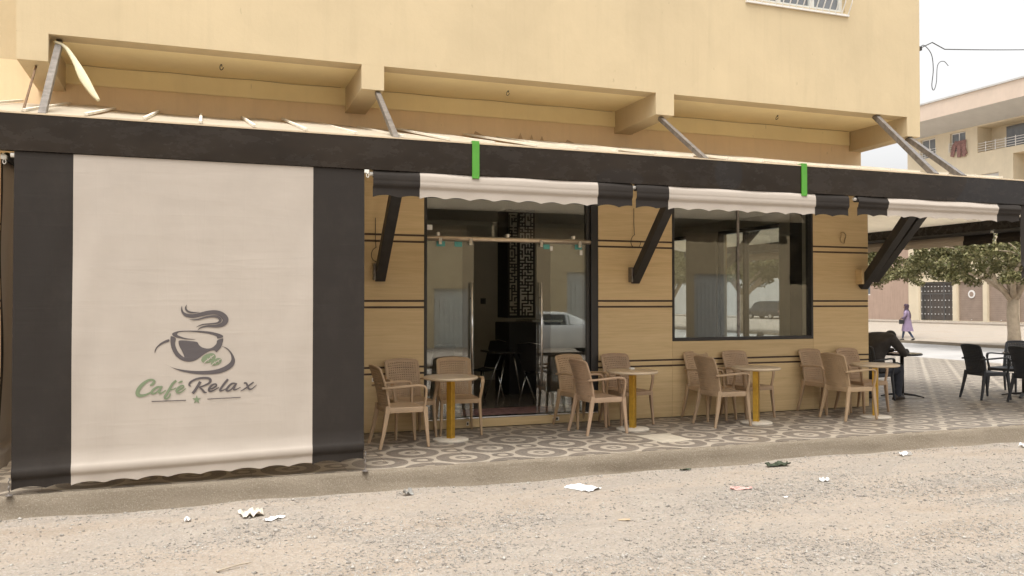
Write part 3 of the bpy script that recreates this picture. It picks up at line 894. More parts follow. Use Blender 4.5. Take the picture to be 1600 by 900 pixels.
def interior():
    c = cafe
    part(MB().box(-4, XC - .255, YW + .262, 20, .02, .112), 'inner_floor', 'interior_floor', c)
    part(MB().box(-4, XC - .255, YW + .262, 20, 3.12, 3.2), 'ceiling', 'interior_ceiling', c)
    part(MB().box(-4, 7.4, 15.2, 15.4, .113, 3.119), 'inner_wall', 'interior_wall', c)
    part(MB().box(7.4, 7.6, 15.4, 19.9, .113, 3.119), 'inner_wall', 'interior_wall', c)
    part(MB().box(-4, -3.8, YW + .27, 15.19, .113, 3.119), 'inner_wall', 'interior_wall', c)
    part(MB().box(-4, XC - .26, 20, 20.2, -.05, 3.2), 'inner_wall', 'interior_wall', c)
    # dark pier behind the right part of the front window
    part(MB().box(8.60, 9.1, YW + .30, YW + .62, .113, 3.118), 'pier', 'interior_dark', c)
    # decorated column with lattice screens
    x0, x1, yy = 4.70, 5.18, 13.0
    col = part(MB().box(x0, x1, yy, yy + .5, 1.33, 3.118), 'column', 'interior_dark', c)
    rs = random.Random(3)
    for (bx, bw, nc, bm) in ((4.90, .255, 5, 'screen_white'), (4.72, .15, 3, 'interior_wall')):
        part(MB().box(bx, bx + bw, yy - .006, yy - .001, 1.36, 3.05), 'screen_back', bm, col)
        sc = MB(); cell = bw / nc; nr = int(1.69 / cell); th = .011; k = 0
        for j in range(nr + 1):
            for i in range(nc + 1):
                xx, zz = bx + i * cell, 1.36 + j * cell; k += 1; d = .0003 * (k % 5)
                if i < nc and (j == 0 or rs.random() < .62):
                    sc.box(xx - th, xx + cell + th, yy - .016 - d, yy - .0065, zz - th, zz + th)
                if j < nr and (i in (0, nc) or rs.random() < .55):
                    sc.box(xx - th, xx + th, yy - .0175 - d, yy - .0066, zz - th, zz + cell + th)
        part(sc, 'lattice_screen', 'interior_dark', col)['kind'] = 'stuff'
    part(MB().box(4.62, 5.52, 12.7, 13.4, .114, 1.26), 'counter', 'interior_dark', c, bevel=.01)
    part(MB().box(5.0, 5.54, 12.66, 13.42, 1.262, 1.30), 'counter_top', 'steel', c)
    part(MB().box(5.9, 7.2, 14.5, 15.18, .114, 1.15), 'counter', 'interior_dark', c)
    part(MB().box(3.4, 3.405, 15.19, 15.199, 1.5, 1.6).box(4.95, 5.05, 15.185, 15.199, 1.55, 1.66), 'wall_plate', 'interior_dark', c)
    part(MB().box(2.6, 5.0, YW + .265, YW + .9, .1125, .116), 'door_mat', 'carpet_red', c)
interior()

def indoor_chair(loc, rz, label):
    t = empty('indoor_chair', loc, rz)
    tag(t, label, 'chair', 'black chairs inside the cafe')
    MB().grid(lambda u, v: (-.20 + .42 * v, -.22 + .44 * u, .44 - .03 * math.sin(PI * v) + .02 * (2 * u - 1) ** 2), 6, 6).build('seat', 'interior_dark', t, smooth=True)
    MB().grid(lambda u, v: (-.20 - .12 * v - .03 * (1 - (2 * u - 1) ** 2), -.215 + .43 * u * (1 - 0) , .46 + .42 * v - .03 * (2 * u - 1) ** 2 * v), 6, 5).build('backrest', 'interior_dark', t, smooth=True)
    for sx in (-1, 1):
        for sy in (-1, 1):
            MB().tube([(sx * .15, sy * .17, .43), (sx * .24, sy * .24, 0)], .011, 7).build('leg', 'steel', t, smooth=True)
    MB().tube([(-.31, -.2, .86), (-.33, 0, .885), (-.31, .2, .86)], .008, 6).build('top_rail', 'steel', t, smooth=True)
    return t
for (x, y, a, l) in ((4.05, 12.35, 200, 'black chair with chrome legs inside, seen through the open doorway'),
                     (4.75, 11.65, 35, 'black chrome legged chair inside behind the right glass door leaf'),
                     (3.1, 11.9, 120, 'black chrome legged chair inside behind the left glass door leaf')):
    indoor_chair((x, y, .113), R(a), l)
def indoor_table(loc, label):
    t = empty('indoor_table', loc); tag(t, label, 'table', 'tables inside the cafe')
    MB().box(-.35, .35, -.35, .35, .72, .75).build('tabletop', 'marble_black', t, bevel=.004)
    for (a, b) in ((-1, -1), (1, -1), (1, 1), (-1, 1)):
        MB().tube([(a * .1, b * .1, .71), (a * .3, b * .3, 0)], .012, 7).build('leg', 'steel', t, smooth=True)
indoor_table((4.35, 11.95, .113), 'dark square table inside, between the chairs past the doorway')
indoor_table((2.95, 12.7, .113), 'dark square table inside behind the left glass door leaf')

# ================================================================== canopy
canopy = empty('canopy', (4, YK, 0))
tag(canopy, 'long dark fascia canopy wrapping round the cafe terrace', 'canopy')
ZF0, ZF1 = 2.852, 3.162
XE, YE = 13.0, 21.0
def canopy_build():
    c = canopy
    part(MB().box(-6, XE + .03, YK - .03, YK + .03, ZF0, ZF1), 'fascia', 'fascia_panel', c, bevel=.004)
    part(MB().box(XE - .03, XE + .03, YK + .03, YE, ZF0, ZF1), 'fascia', 'fascia_panel', c, bevel=.004)
    part(MB().box(-6, XE + .045, YK - .036, YK + .05, ZF1 + .0005, ZF1 + .012), 'edge_trim', 'roof_sheet', c)
    zl0, zl1 = 3.02, 3.56
    ln = MB()
    ln.quad((-6, YK + .035, zl0), (-6, YW - .003, zl1), (XC, YW - .003, zl1), (XC, YK + .035, zl0))
    ln.quad((XC, YK + .035, zl0), (XC, YW - .003, zl1), (XE - .035, YK + .035, zl0), (XE - .035, YK + .035, zl0 - .0001))
    ln.quad((XC + .003, YW - .003, zl1), (XC + .003, YE, zl1), (XE - .035, YE, zl0), (XE - .035, YK + .035, zl0))
    part(ln, 'lining', 'canopy_lining', c)
    # roof sheets, one strip after another, a little buckled
    x = -6.0; z0 = ZF1 + .016
    while x < XC + .1:
        w_ = .46
        zt = 3.79 - .012 * max(0, x) + random.uniform(-.012, .02)
        b = random.uniform(-.012, .012)
        m = MB().grid(lambda u, v, x=x, b=b, zt=zt: (x + .004 + (w_ - .008) * u, YK - .02 + (YW + .314 - YK + .02) * v,
                     z0 + (zt - z0) * v + b * math.sin(PI * v) + (.018 * math.sin(PI * u) * v ** 3 * (1 if b > 0 else -.6))), 4, 6)
        part(m, 'roof_sheet', 'roof_sheet', c, smooth=True)
        part(MB().sweep([(x, YK - .02, z0 + .016), (x + .0, YW + .305, zt + .018)], (.026, .022), (1, 0, 0)), 'roof_rib', 'rib_white', c)
        x += w_
    sd = MB().quad((XC + .19, YW - 2.2, z0), (XE + .03, YK, z0), (XE + .03, YE, z0), (XC + .19, YE, 3.63))
    sd = MB(); sd.v = [(XC + .12, YK, z0), (XE + .03, YK, z0), (XC + .19, YW, 3.63), (XC + .19, YE, 3.63), (XE + .03, YE, z0)]
    sd.f = [(0, 1, 2), (1, 4, 3, 2)]
    part(sd, 'roof_sheet', 'roof_sheet', c)
    # folded flashing scraps standing up against the wall
    for (xx, w_, h) in ((3.98, .12, .13), (4.14, .10, .12), (4.29, .12, .11), (4.78, .40, .09), (3.45, .34, .10), (2.6, .5, .05), (6.3, .5, .06), (7.3, .4, .04)):
        zb = 3.78 - .012 * xx - .01
        m = MB(); m.v = [(xx - w_ / 2, YW + .26, zb - .02), (xx + w_ / 2, YW + .28, zb - .02), (xx + w_ * (.0 if w_ < .2 else -.3), YW + .275, zb + h),
                         (xx - w_ / 2, YW + .263, zb - .02), (xx + w_ / 2, YW + .283, zb - .02), (xx + w_ * (.0 if w_ < .2 else -.3), YW + .278, zb + h)]
        m.f = [(0, 1, 2), (5, 4, 3), (0, 3, 4, 1), (1, 4, 5, 2), (2, 5, 3, 0)]
        part(m, 'flashing', 'flashing_tan', c)
    # lime green clamps over the fascia
    for xx in (2.542, 6.517):
        part(MB().box(xx - .037, xx + .037, YK - .046, YK - .032, ZF0 - .035, ZF1 + .03).box(xx - .0365, xx + .0365, YK - .045, YK + .07, ZF1 + .013, ZF1 + .0295), 'clamp', 'green_paint', c, bevel=.002)
    # raking props off the wall and tie rods up to the slab
    for (xx) in (-2.0, 2.035, 5.53):
        part(MB().sweep([(xx, YW - .005, 1.88), (xx, YW - 1.25, 3.16)], (.125, .115), (1, 0, 0)), 'brace', 'black_steel', c, bevel=.004)
        part(MB().box(xx - .085, xx - .066, YW - .10, YW - .001, 1.86, 2.06), 'brace_plate', 'galvanised', c)
    for dx, e in ((-.06, 0), (.125, .03)):
        part(MB().sweep([(XC - .06 + dx, YW - .005 - e, 1.86 + dx * .6), (XC - .06 + dx, YW - 1.25 - e, 3.16)], (.135, .125), (1, 0, 0)), 'brace', 'black_steel', c, bevel=.004)
    part(MB().box(XC - .24, XC - .20, YW - .13, YW - .001, 1.86, 2.08), 'brace_plate', 'wood_cladding', c)
    for (a, b, w_, m_) in (((-1.37, 9.6, 4.24), (-1.273, 8.02, 3.165), .06, 'galvanised'), ((-1.58, 9.6, 3.97), (-1.42, 8.02, 3.165), .018, 'rusty_rod'),
                           ((1.86, 9.5, 3.97), (1.756, 8.02, 3.165), .055, 'galvanised'), ((5.53, 9.52, 3.96), (5.24, 8.02, 3.165), .055, 'galvanised'),
                           ((9.02, 9.5, 4.25), (8.56, 8.02, 3.165), .07, 'galvanised'), ((9.62, 9.5, 3.97), (9.017, 8.02, 3.165), .07, 'galvanised')):
        part(MB().sweep([a, b], (w_, w_), (1, 0, 0)), 'tie_rod', m_, c, bevel=.003)
    # props of the side canopy
    for yy in (14.6, 19.0):
        part(MB().sweep([(XC + .01, yy, 1.9), (XC + 1.3, yy, 3.2)], (.12, .11), (0, 1, 0)), 'brace', 'black_steel', c, bevel=.004)
canopy_build()

# ================================================================== roller blinds and valances
LOGO_POLYS = {"dark":[[[-0.245,1.31],[-0.228,1.328],[-0.183,1.339],[-0.107,1.342],[-0.023,1.34],[0.07,1.33],[0.14,1.313],[0.176,1.296],[0.181,1.286],[0.173,1.276],[0.133,1.269],[0.125,1.287],[0.086,1.304],[0.024,1.318],[-0.053,1.329],[-0.13,1.334],[-0.183,1.329],[-0.202,1.317],[-0.198,1.304],[-0.167,1.288],[-0.114,1.272],[-0.049,1.263],[-0.091,1.262],[-0.16,1.271],[-0.221,1.288]],[[-0.256,1.294],[-0.213,1.275],[-0.219,1.235],[-0.211,1.194],[-0.186,1.146],[-0.142,1.107],[-0.163,1.165],[-0.182,1.202],[-0.19,1.234],[-0.186,1.255],[-0.145,1.256],[-0.091,1.249],[-0.037,1.24],[-0.022,1.215],[0.001,1.194],[0.04,1.181],[0.079,1.184],[0.11,1.205],[0.127,1.229],[0.131,1.252],[0.18,1.269],[0.176,1.228],[0.161,1.187],[0.124,1.145],[0.114,1.159],[0.087,1.162],[0.048,1.148],[0.002,1.116],[-0.037,1.086],[-0.082,1.069],[-0.121,1.07],[-0.166,1.083],[-0.212,1.121],[-0.243,1.178],[-0.256,1.235]],[[-0.381,1.149],[-0.383,1.173],[-0.37,1.201],[-0.34,1.233],[-0.303,1.256],[-0.269,1.268],[-0.269,1.248],[-0.31,1.232],[-0.348,1.209],[-0.37,1.181]],[[-0.3,1.053],[-0.249,1.024],[-0.189,1.005],[-0.105,0.99],[-0.021,0.983],[0.072,0.985],[0.15,0.999],[0.212,1.029],[0.248,1.065],[0.25,1.111],[0.231,1.153],[0.2,1.182],[0.168,1.199],[0.212,1.184],[0.251,1.144],[0.275,1.102],[0.283,1.06],[0.264,1.015],[0.213,0.979],[0.142,0.956],[0.049,0.951],[-0.051,0.958],[-0.143,0.978],[-0.219,1.007]]],"green":[[[-0.002,1.075],[0.002,1.096],[0.019,1.117],[0.048,1.133],[0.079,1.139],[0.104,1.134],[0.118,1.114],[0.117,1.093],[0.099,1.069],[0.064,1.054],[0.029,1.053],[0.007,1.06]],[[0.076,1.044],[0.087,1.065],[0.107,1.084],[0.138,1.095],[0.163,1.091],[0.171,1.075],[0.165,1.055],[0.142,1.035],[0.107,1.027],[0.085,1.031]],[[-0.038,0.77],[-0.029,0.743],[-0.002,0.741],[-0.023,0.725],[-0.015,0.697],[-0.038,0.714],[-0.06,0.699],[-0.052,0.726],[-0.074,0.744],[-0.047,0.744]]]}
LOGO_STROKES = {"dark":[[[-0.165,1.558,0.0028],[-0.166,1.527,0.013],[-0.152,1.496,0.0223],[-0.119,1.476,0.0316],[-0.069,1.471,0.0353],[-0.008,1.484,0.0371],[0.054,1.499,0.039],[0.116,1.502,0.0408],[0.167,1.483,0.0483],[0.199,1.445,0.0538],[0.193,1.412,0.0483],[0.163,1.388,0.0353],[0.117,1.379,0.026],[0.054,1.38,0.0186],[0.008,1.372,0.013],[-0.019,1.359,0.0084],[-0.034,1.342,0.0019]],[[-0.125,1.57,0.0028],[-0.134,1.544,0.013],[-0.125,1.521,0.0167],[-0.1,1.506,0.0167],[-0.062,1.501,0.0111],[-0.017,1.505,0.0019]],[[-0.101,1.439,0.0019],[-0.069,1.437,0.0093],[-0.023,1.442,0.013],[0.031,1.458,0.0167],[0.085,1.467,0.0186],[0.128,1.463,0.0223],[0.154,1.442,0.026],[0.152,1.42,0.0223],[0.124,1.406,0.0149],[0.07,1.4,0.0121],[0.023,1.397,0.0111],[-0.015,1.387,0.0093],[-0.046,1.37,0.0019]],[[-0.087,0.849,0.0068],[-0.101,0.864,0.0169],[-0.086,0.89,0.0186],[-0.037,0.914,0.0186],[0.018,0.921,0.0203],[0.061,0.915,0.0219],[0.076,0.897,0.0236],[0.064,0.873,0.0203],[0.026,0.854,0.0152],[-0.02,0.839,0.0101]],[[-0.008,0.889,0.0253],[-0.027,0.854,0.0253],[-0.051,0.814,0.0253],[-0.072,0.787,0.0253]],[[-0.016,0.84,0.0118],[0.009,0.816,0.0186],[0.026,0.794,0.0186],[0.046,0.79,0.0084]],[[0.058,0.818,0.0101],[0.096,0.826,0.0152],[0.126,0.849,0.0152],[0.117,0.864,0.0135],[0.089,0.854,0.0186],[0.065,0.825,0.0203],[0.068,0.802,0.0186],[0.097,0.805,0.0135],[0.149,0.833,0.0084]],[[0.224,0.903,0.0203],[0.196,0.869,0.0203],[0.166,0.825,0.0203],[0.157,0.804,0.0186],[0.178,0.804,0.0118],[0.21,0.82,0.0084]],[[0.285,0.865,0.0135],[0.253,0.86,0.0186],[0.221,0.827,0.0203],[0.212,0.805,0.0203],[0.232,0.799,0.0152],[0.26,0.82,0.0135],[0.287,0.857,0.0118]],[[0.296,0.866,0.0186],[0.279,0.832,0.0186],[0.273,0.811,0.0169],[0.292,0.808,0.0118],[0.332,0.828,0.0068]],[[0.359,0.864,0.0135],[0.379,0.863,0.0169],[0.391,0.838,0.0186],[0.404,0.81,0.0186],[0.43,0.811,0.0118],[0.47,0.845,0.0051]],[[0.444,0.87,0.0118],[0.412,0.847,0.0152],[0.375,0.818,0.0135],[0.331,0.792,0.0068]],[[-0.405,0.73,0.0076],[-0.125,0.729,0.0076]],[[0.051,0.732,0.0076],[0.332,0.737,0.0076]]],"green":[[[-0.42,0.869,0.0118],[-0.398,0.881,0.0219],[-0.384,0.904,0.0203],[-0.401,0.918,0.0169],[-0.435,0.913,0.0219],[-0.475,0.884,0.0287],[-0.508,0.842,0.0338],[-0.518,0.804,0.0354],[-0.501,0.785,0.0304],[-0.468,0.785,0.0219],[-0.427,0.801,0.0152],[-0.401,0.822,0.0101]],[[-0.326,0.853,0.0135],[-0.36,0.853,0.0186],[-0.394,0.829,0.0219],[-0.404,0.805,0.0219],[-0.387,0.798,0.0169],[-0.36,0.814,0.0135],[-0.33,0.846,0.0118]],[[-0.323,0.861,0.0186],[-0.34,0.825,0.0203],[-0.344,0.802,0.0186],[-0.325,0.801,0.0127],[-0.292,0.823,0.0084]],[[-0.207,0.905,0.0203],[-0.238,0.876,0.0219],[-0.261,0.833,0.0236],[-0.285,0.789,0.0236],[-0.3,0.762,0.0203],[-0.283,0.75,0.0152],[-0.261,0.77,0.0135],[-0.254,0.794,0.0118]],[[-0.261,0.824,0.0101],[-0.231,0.83,0.0101],[-0.207,0.842,0.0068]],[[-0.21,0.81,0.0084],[-0.176,0.824,0.0135],[-0.148,0.845,0.0152],[-0.154,0.86,0.0135],[-0.181,0.848,0.0186],[-0.203,0.82,0.0203],[-0.197,0.799,0.0169],[-0.169,0.801,0.0118],[-0.127,0.833,0.0068]],[[-0.19,0.883,0.0068],[-0.17,0.893,0.0186],[-0.155,0.897,0.0118]]],"cream":[[[0.019,1.049,0.0084],[0.041,1.073,0.0084],[0.058,1.084,0.0084],[0.079,1.101,0.0084],[0.104,1.121,0.0074]],[[0.048,1.095,0.0046],[0.059,1.066,0.0046]],[[0.074,1.115,0.0046],[0.087,1.088,0.0046]],[[0.08,1.028,0.0065],[0.107,1.052,0.0065],[0.13,1.064,0.0065],[0.165,1.088,0.0056]],[[0.109,1.064,0.0046],[0.118,1.041,0.0046]],[[0.137,1.079,0.0046],[0.148,1.051,0.0046]]]}

def blind(label, s0, s1, a, b, ztop, zhem, zbot, to, name='roller_blind', tilt=0.0, group='roller blinds hung from the canopy fascia', dark=None, down=True, seed=0):
    """s0..s1 along the fascia, a..b the cream part; to(s, off, z) gives world space, off is towards the street"""
    root = empty(name, to((s0 + s1) / 2, 0, 0)); tag(root, label, 'blind', group)
    rr = random.Random(seed)
    ph = [rr.uniform(0, 6) for _ in range(4)]
    H = ztop - zhem
    def off(s, z):
        zz = z - tilt * (s - s0)
        o = 0.012
        d = zz - zhem
        if down:
            env = math.exp(-((s - a) / .25) ** 2) + math.exp(-((s - b) / .25) ** 2) * .6 + .22
            o += .007 * env * (math.sin(s * 9 + z * 3.3 + ph[0]) + .6 * math.sin(s * 17 - z * 4 + ph[1])) * min(1, (ztop - z) * 1.5)
            o += .012 * math.sin(PI * max(0, min(1, (ztop - z) / H))) * math.sin(s * 1.9 + ph[2])
        else:
            o += .02 * math.sin(min(1, max(0, (ztop - zz) / .09)) * PI) + .006 * math.sin(s * 7 + ph[0])
        if -0.008 < d < .085:
            o += .022 * math.sqrt(max(0, 1 - ((d - .038) / .046) ** 2))
        if d < -0.008:
            o += .002 * math.sin(s * 12 + ph[3]) * min(1, -d * 12)
        return o
    def panel(nm, p0, p1, mat):
        nu = max(6, int((p1 - p0) / .03)); 
        zr = [ztop + (zhem + .1 - ztop) * k / (24 if down else 7) for k in range(25 if down else 8)] + [zhem + .085 - .0105 * k for k in range(1, 10)] + [None] * 5
        mb = MB(); nv = len(zr)
        for j, z in enumerate(zr):
            for i in range(nu + 1):
                s = p0 + (p1 - p0) * i / nu
                tl = tilt * (s - s0)
                if z is None:
                    k = (j - (nv - 6)) / 5
                    sc = .024 * abs(math.sin(PI * (s - p0) / .255)) ** .8
                    zz = (zhem - .0095) * (1 - k) + (zbot + sc) * k + tl
                else:
                    zz = z + tl * (1 - max(0, min(1, (z - zhem) / max(.01, H))))
                mb.v.append(tuple(to(s, off(s, zz), zz)))
        for j in range(nv - 1):
            for i in range(nu):
                q = j * (nu + 1) + i
                mb.f.append((q, q + nu + 1, q + nu + 2, q + 1))
        return part(mb, nm, mat, root, smooth=True)
    if a > s0 + .01:
        panel('black_border', s0, a, 'banner_black')
    panel('cream_cloth', a, b, 'banner_cream')
    if s1 > b + .01:
        panel('black_border', b, s1, 'banner_black')
    r = part(MB().tube([to(s0 + .01, -.03, ztop - .03), to(s1 - .01, -.03, ztop - .03)], .035, 12), 'roller', 'black_steel', root, smooth=True)
    part(MB().tube([to(s0 - .03, -.01, ztop - .03), to(s0 + .005, -.01, ztop - .03)], .02, 8), 'end_bracket', 'white_plastic', root)
    return root, off

front = lambda s, o, z: (s, YK - .004 - o, z)
lblind, loff = blind('long lowered blind with cup emblem and cafe lettering', -1.468, 1.442, -1.028, .966, ZF0 - .004, .135, .038, front, tilt=.022, seed=1)
def logo():
    par = [c for c in lblind.children if c.name.startswith('cream_cloth')][0]
    k = [0]
    def fin(mb, nm, mat):
        mb.v = [(x, YK - .004 - loff(x, z) - (YK - y), z) for (x, y, z) in mb.v]
        part(mb, nm, mat, par)
    for key, mat in (('dark', 'logo_grey'), ('green', 'logo_green')):
        for i, p in enumerate(LOGO_POLYS[key]):
            mb = MB()
            q = [tuple(v[:2]) for v in catmull([tuple(p[-1])] + [tuple(t) for t in p] + [tuple(p[0])], 3)][3:-1] if len(p) != 10 or key == 'dark' else [tuple(t) for t in p]
            fill_poly(mb, q, YK - .003 - .0002 * i)
            fin(mb, ('cup_rim', 'cup', 'saucer', 'saucer')[i] if key == 'dark' else ('coffee_bean', 'coffee_bean', 'star')[i], mat)
        i = 0
        for nm, cnt in (('steam', 1), ('steam', 1), ('steam', 1), ('letter', 3), ('letter', 1), ('letter', 1), ('letter', 2), ('letter', 2), ('underline', 1), ('underline', 1)) if key == 'dark' else (('letter', 1), ('letter', 2), ('letter', 2), ('letter', 1), ('accent', 1)):
            mb = MB()
            for _ in range(cnt):
                ribbon(mb, [(p[0], p[1], p[2] * .94) for p in LOGO_STROKES[key][i]], YK - .0042 - .00015 * i); i += 1
            fin(mb, nm, mat)
    for i, s in enumerate(LOGO_STROKES['cream']):
        mb = MB()
        ribbon(mb, s, YK - .0068 - .00015 * i)
        fin(mb, 'bean_crease', 'banner_cream')
logo()
for (x, top) in ((1.452, .19), (-1.478, .15)):
    pts = [(x + .006 * math.sin(i * 2.1), YK - .05 + .004 * math.cos(i * 1.7), top - (top - .005) * i / 9) for i in range(10)]
    part(MB().tube(pts, .005, 5), 'tie_chain', 'galvanised', lblind)
    part(MB().lathe([(.03, 0.0), (.03, .006), (.012, .012), (.008, .012)], 10, (x, YK - .04, .001)), 'floor_ring', 'galvanised', lblind)
blind('rolled-up blind with cream valance above the glass door', 1.522, 4.30, 1.978, 3.885, ZF0 - .004, 2.70, 2.595, front, seed=2, down=False, name='rolled_blind')
blind('rolled-up blind with cream valance above the big window', 4.34, 7.164, 4.737, 6.689, ZF0 - .004, 2.70, 2.595, front, seed=3, down=False, name='rolled_blind')
blind('rolled-up blind with cream valance at the corner, right of the window', 7.297, 9.93, 7.762, 9.55, ZF0 - .004, 2.72, 2.615, front, seed=4, down=False, name='rolled_blind')
blind('partly lowered black bordered blind at the right edge of the picture', 9.965, 12.9, 10.42, 12.45, ZF0 - .004, 2.0, 1.89, front, seed=5)
sideR = lambda s, o, z: (XE + .004 + o, s, z)
blind('rolled-up valance on the side street canopy near the corner', 8.3, 10.9, 8.7, 10.45, ZF0 - .004, 2.70, 2.60, sideR, seed=6, down=False, name='rolled_blind')
blind('rolled-up cream valance on the side street canopy behind the prop', 10.98, 14.6, 11.6, 14.1, ZF0 - .004, 2.70, 2.60, sideR, seed=7, down=False, name='rolled_blind')
blind('partly lowered blind on the side street canopy, seen through the window', 16.0, 18.7, 16.4, 18.3, ZF0 - .004, 2.70, 2.60, sideR, seed=8, down=False, name='rolled_blind')
sideL = lambda s, o, z: (-1.575 - o, s, z)
blind('cream end blind closing the left side of the terrace', 8.10, 10.1, 8.17, 9.8, ZF0 - .004, .33, .16, sideL, seed=9)
for (x, y, z) in ((-1.55, YK + .06, 2.80), (1.47, YK - .01, 2.83)):
    w = MB().box(x - .03, x + .015, y - .02, y + .02, z - .012, z + .02)
    w.tube([(x + .012 * math.cos(t), y - .02, z - .035 + .02 * math.sin(t)) for t in np.linspace(0, 2 * PI, 12)], .004, 5)
    g = w.build('blind_crank', 'white_plastic', None, bevel=.003)
    tag(g, 'small white crank gear under the fascia at the %s end of the lowered blind' % ('left' if x < 0 else 'right'), 'crank')

# ================================================================== terrace furniture
def chair_meshes(mat):
    """armchair facing +X, rattan-look plastic; returns list of (name, mesh)"""
    out = []
    # perforated back
    hw, zb, zt = .212, .415, .875
    nu, nv = 15, 17
    def bp(u, v, s):
        k = 2 * u - 1
        w = hw * (1.0 - .05 * (1 - v)) * (1 - .02 * v)
        top = .018 * (1 - k * k)
        x = -.205 - .035 * v - .075 * v * v + .035 * k * k - .012
        return (x + (.009 if s else -.009), w * k, zb + (zt + top - zb) * v)
    mb = MB()
    us = [i / nu for i in range(nu + 1)]; vs = [j / nv for j in range(nv + 1)]
    for j in range(nv):
        for i in range(nu):
            u0, u1, v0, v1 = us[i], us[i + 1], vs[j], vs[j + 1]
            hole = 1 <= i < nu - 1 and 1 <= j < nv - 1
            if not hole:
                mb.quad(bp(u0, v0, 1), bp(u1, v0, 1), bp(u1, v1, 1), bp(u0, v1, 1))
                mb.quad(bp(u0, v1, 0), bp(u1, v1, 0), bp(u1, v0, 0), bp(u0, v0, 0))
                continue
            du, dv = (u1 - u0) * .27, (v1 - v0) * .25
            a, b, c, d = u0 + du, u1 - du, v0 + dv, v1 - dv
            O = [(u0, v0), (u1, v0), (u1, v1), (u0, v1)]; I = [(a, c), (b, c), (b, d), (a, d)]
            for k in range(4):
                l = (k + 1) % 4
                mb.quad(bp(*O[k], 1), bp(*O[l], 1), bp(*I[l], 1), bp(*I[k], 1))
                mb.quad(bp(*O[l], 0), bp(*O[k], 0), bp(*I[k], 0), bp(*I[l], 0))
                mb.quad(bp(*I[k], 1), bp(*I[l], 1), bp(*I[l], 0), bp(*I[k], 0))
    out.append(('backrest', mb))
    # rim of the back
    rim = [bp(0, v, 1) for v in np.linspace(0, .97, 9)] + [bp(u, 1, 1) for u in np.linspace(.05, .95, 9)] + [bp(1, v, 1) for v in np.linspace(.97, 0, 9)]
    rim = [(p[0] - .009, p[1], p[2]) for p in rim]
    out.append(('back_rim', MB().tube(rim, .0135, 8)))
    # seat with apron
    def sp(u, v):
        k = 2 * u - 1
        return (-.21 + .45 * v, k * (.205 + .025 * v), .445 - .014 * math.sin(PI * v) * (1 - k * k) - (.012 if v > .97 else 0))
    s = MB().grid(lambda u, v: sp(u, v), 10, 10)
    ring = [sp(u, 0) for u in np.linspace(0, 1, 9)] + [sp(1, v) for v in np.linspace(.1, 1, 9)] + [sp(u, 1) for u in np.linspace(.9, 0, 9)] + [sp(0, v) for v in np.linspace(.9, .1, 9)]
    s.loft([[(p[0], p[1], p[2]) for p in ring], [(p[0] * 1.02, p[1] * 1.03, p[2] - .012) for p in ring], [(p[0] * 1.0, p[1] * 1.01, .385) for p in ring], [(p[0] * .95, p[1] * .95, .39) for p in ring]], cap=False)
    out.append(('seat', s))
    for sd in (-1, 1):
        out.append(('leg', MB().sweep([(-.20, sd * .205, .46), (-.215, sd * .208, .36), (-.25, sd * .222, .18), (-.295, sd * .238, 0)], [(.034, .050), (.034, .050), (.030, .042), (.025, .032)])))
        out.append(('leg', MB().sweep([(.215, sd * .228, .44), (.222, sd * .230, .34), (.236, sd * .240, .15), (.250, sd * .248, 0)], [(.036, .052), (.034, .048), (.029, .038), (.024, .030)])))
        ap = catmull([(-.262, sd * .205, .655), (-.20, sd * .235, .660), (-.05, sd * .262, .672), (.10, sd * .272, .682), (.185, sd * .272, .672), (.212, sd * .268, .63), (.214, sd * .258, .55), (.208, sd * .240, .46), (.205, sd * .228, .41)], 3)
        n = len(ap)
        out.append(('armrest', MB().sweep([tuple(p) for p in ap], [(.042 if i < n * .62 else .034, .024) for i in range(n)])))
    return out

def chair_proto(mat):
    ms = []
    for nm, mb in chair_meshes(mat):
        me = mb.mesh(nm, True)
        me.materials.append(M[mat])
        me.set_sharp_from_angle(angle=R(38))
        ms.append((nm, me))
    return ms
TAN = chair_proto('chair_tan'); DARK = chair_proto('chair_dark')
def chair(protos, loc, deg, label, group):
    t = empty('armchair', loc, R(deg)); tag(t, label, 'chair', group)
    k = random.uniform(.90, 1.08); sh = (k, k * random.uniform(.97, 1.02), k * random.uniform(.93, 1.04))
    for nm, me in protos:
        o = bpy.data.objects.new(nm, me); COL.objects.link(o); o.parent = t; o.color = (*sh, 1)
        if nm in ('leg', 'armrest'):
            b = o.modifiers.new('bevel', 'BEVEL'); b.width = .006; b.segments = 2; b.limit_method = 'ANGLE'; b.angle_limit = R(40)
    return t
G1 = 'tan armchairs along the cafe wall'
for (x, y, a, l) in (
        (2.085, 9.29, 4, 'tan armchair facing right in profile, leftmost on the terrace beside the lowered blind'),
        (2.32, 9.86, -84, 'tan armchair with its back to the wall between lowered blind and glass door'),
        (2.93, 9.90, -96, 'tan armchair behind the leftmost table, in front of the left glass door leaf'),
        (4.60, 9.92, -78, 'tan armchair in front of the right glass door leaf, its perforated back to the glass'),
        (4.575, 9.37, 4, 'tan armchair turned away in the foreground, left of the second table'),
        (5.24, 9.90, -84, 'tan armchair behind the second table, back to the wood wall'),
        (6.52, 9.92, -82, 'tan armchair against the wall below the window, behind the third table\'s near chair'),
        (6.36, 9.375, 3, 'tan armchair turned away left of the third table, under the window'),
        (7.13, 9.90, -84, 'tan armchair behind the third table, back to the wall under the window'),
        (8.45, 9.90, -82, 'tan armchair against the wall right of the window, behind the rightmost near chair'),
        (8.33, 9.29, 3, 'tan armchair turned away left of the rightmost tan table'),
        (9.09, 9.86, -84, 'tan armchair behind the rightmost tan table, at the wall corner')):
    chair(TAN, (x, y, 0), a, l, G1)
G2 = 'dark armchairs on the side terrace'
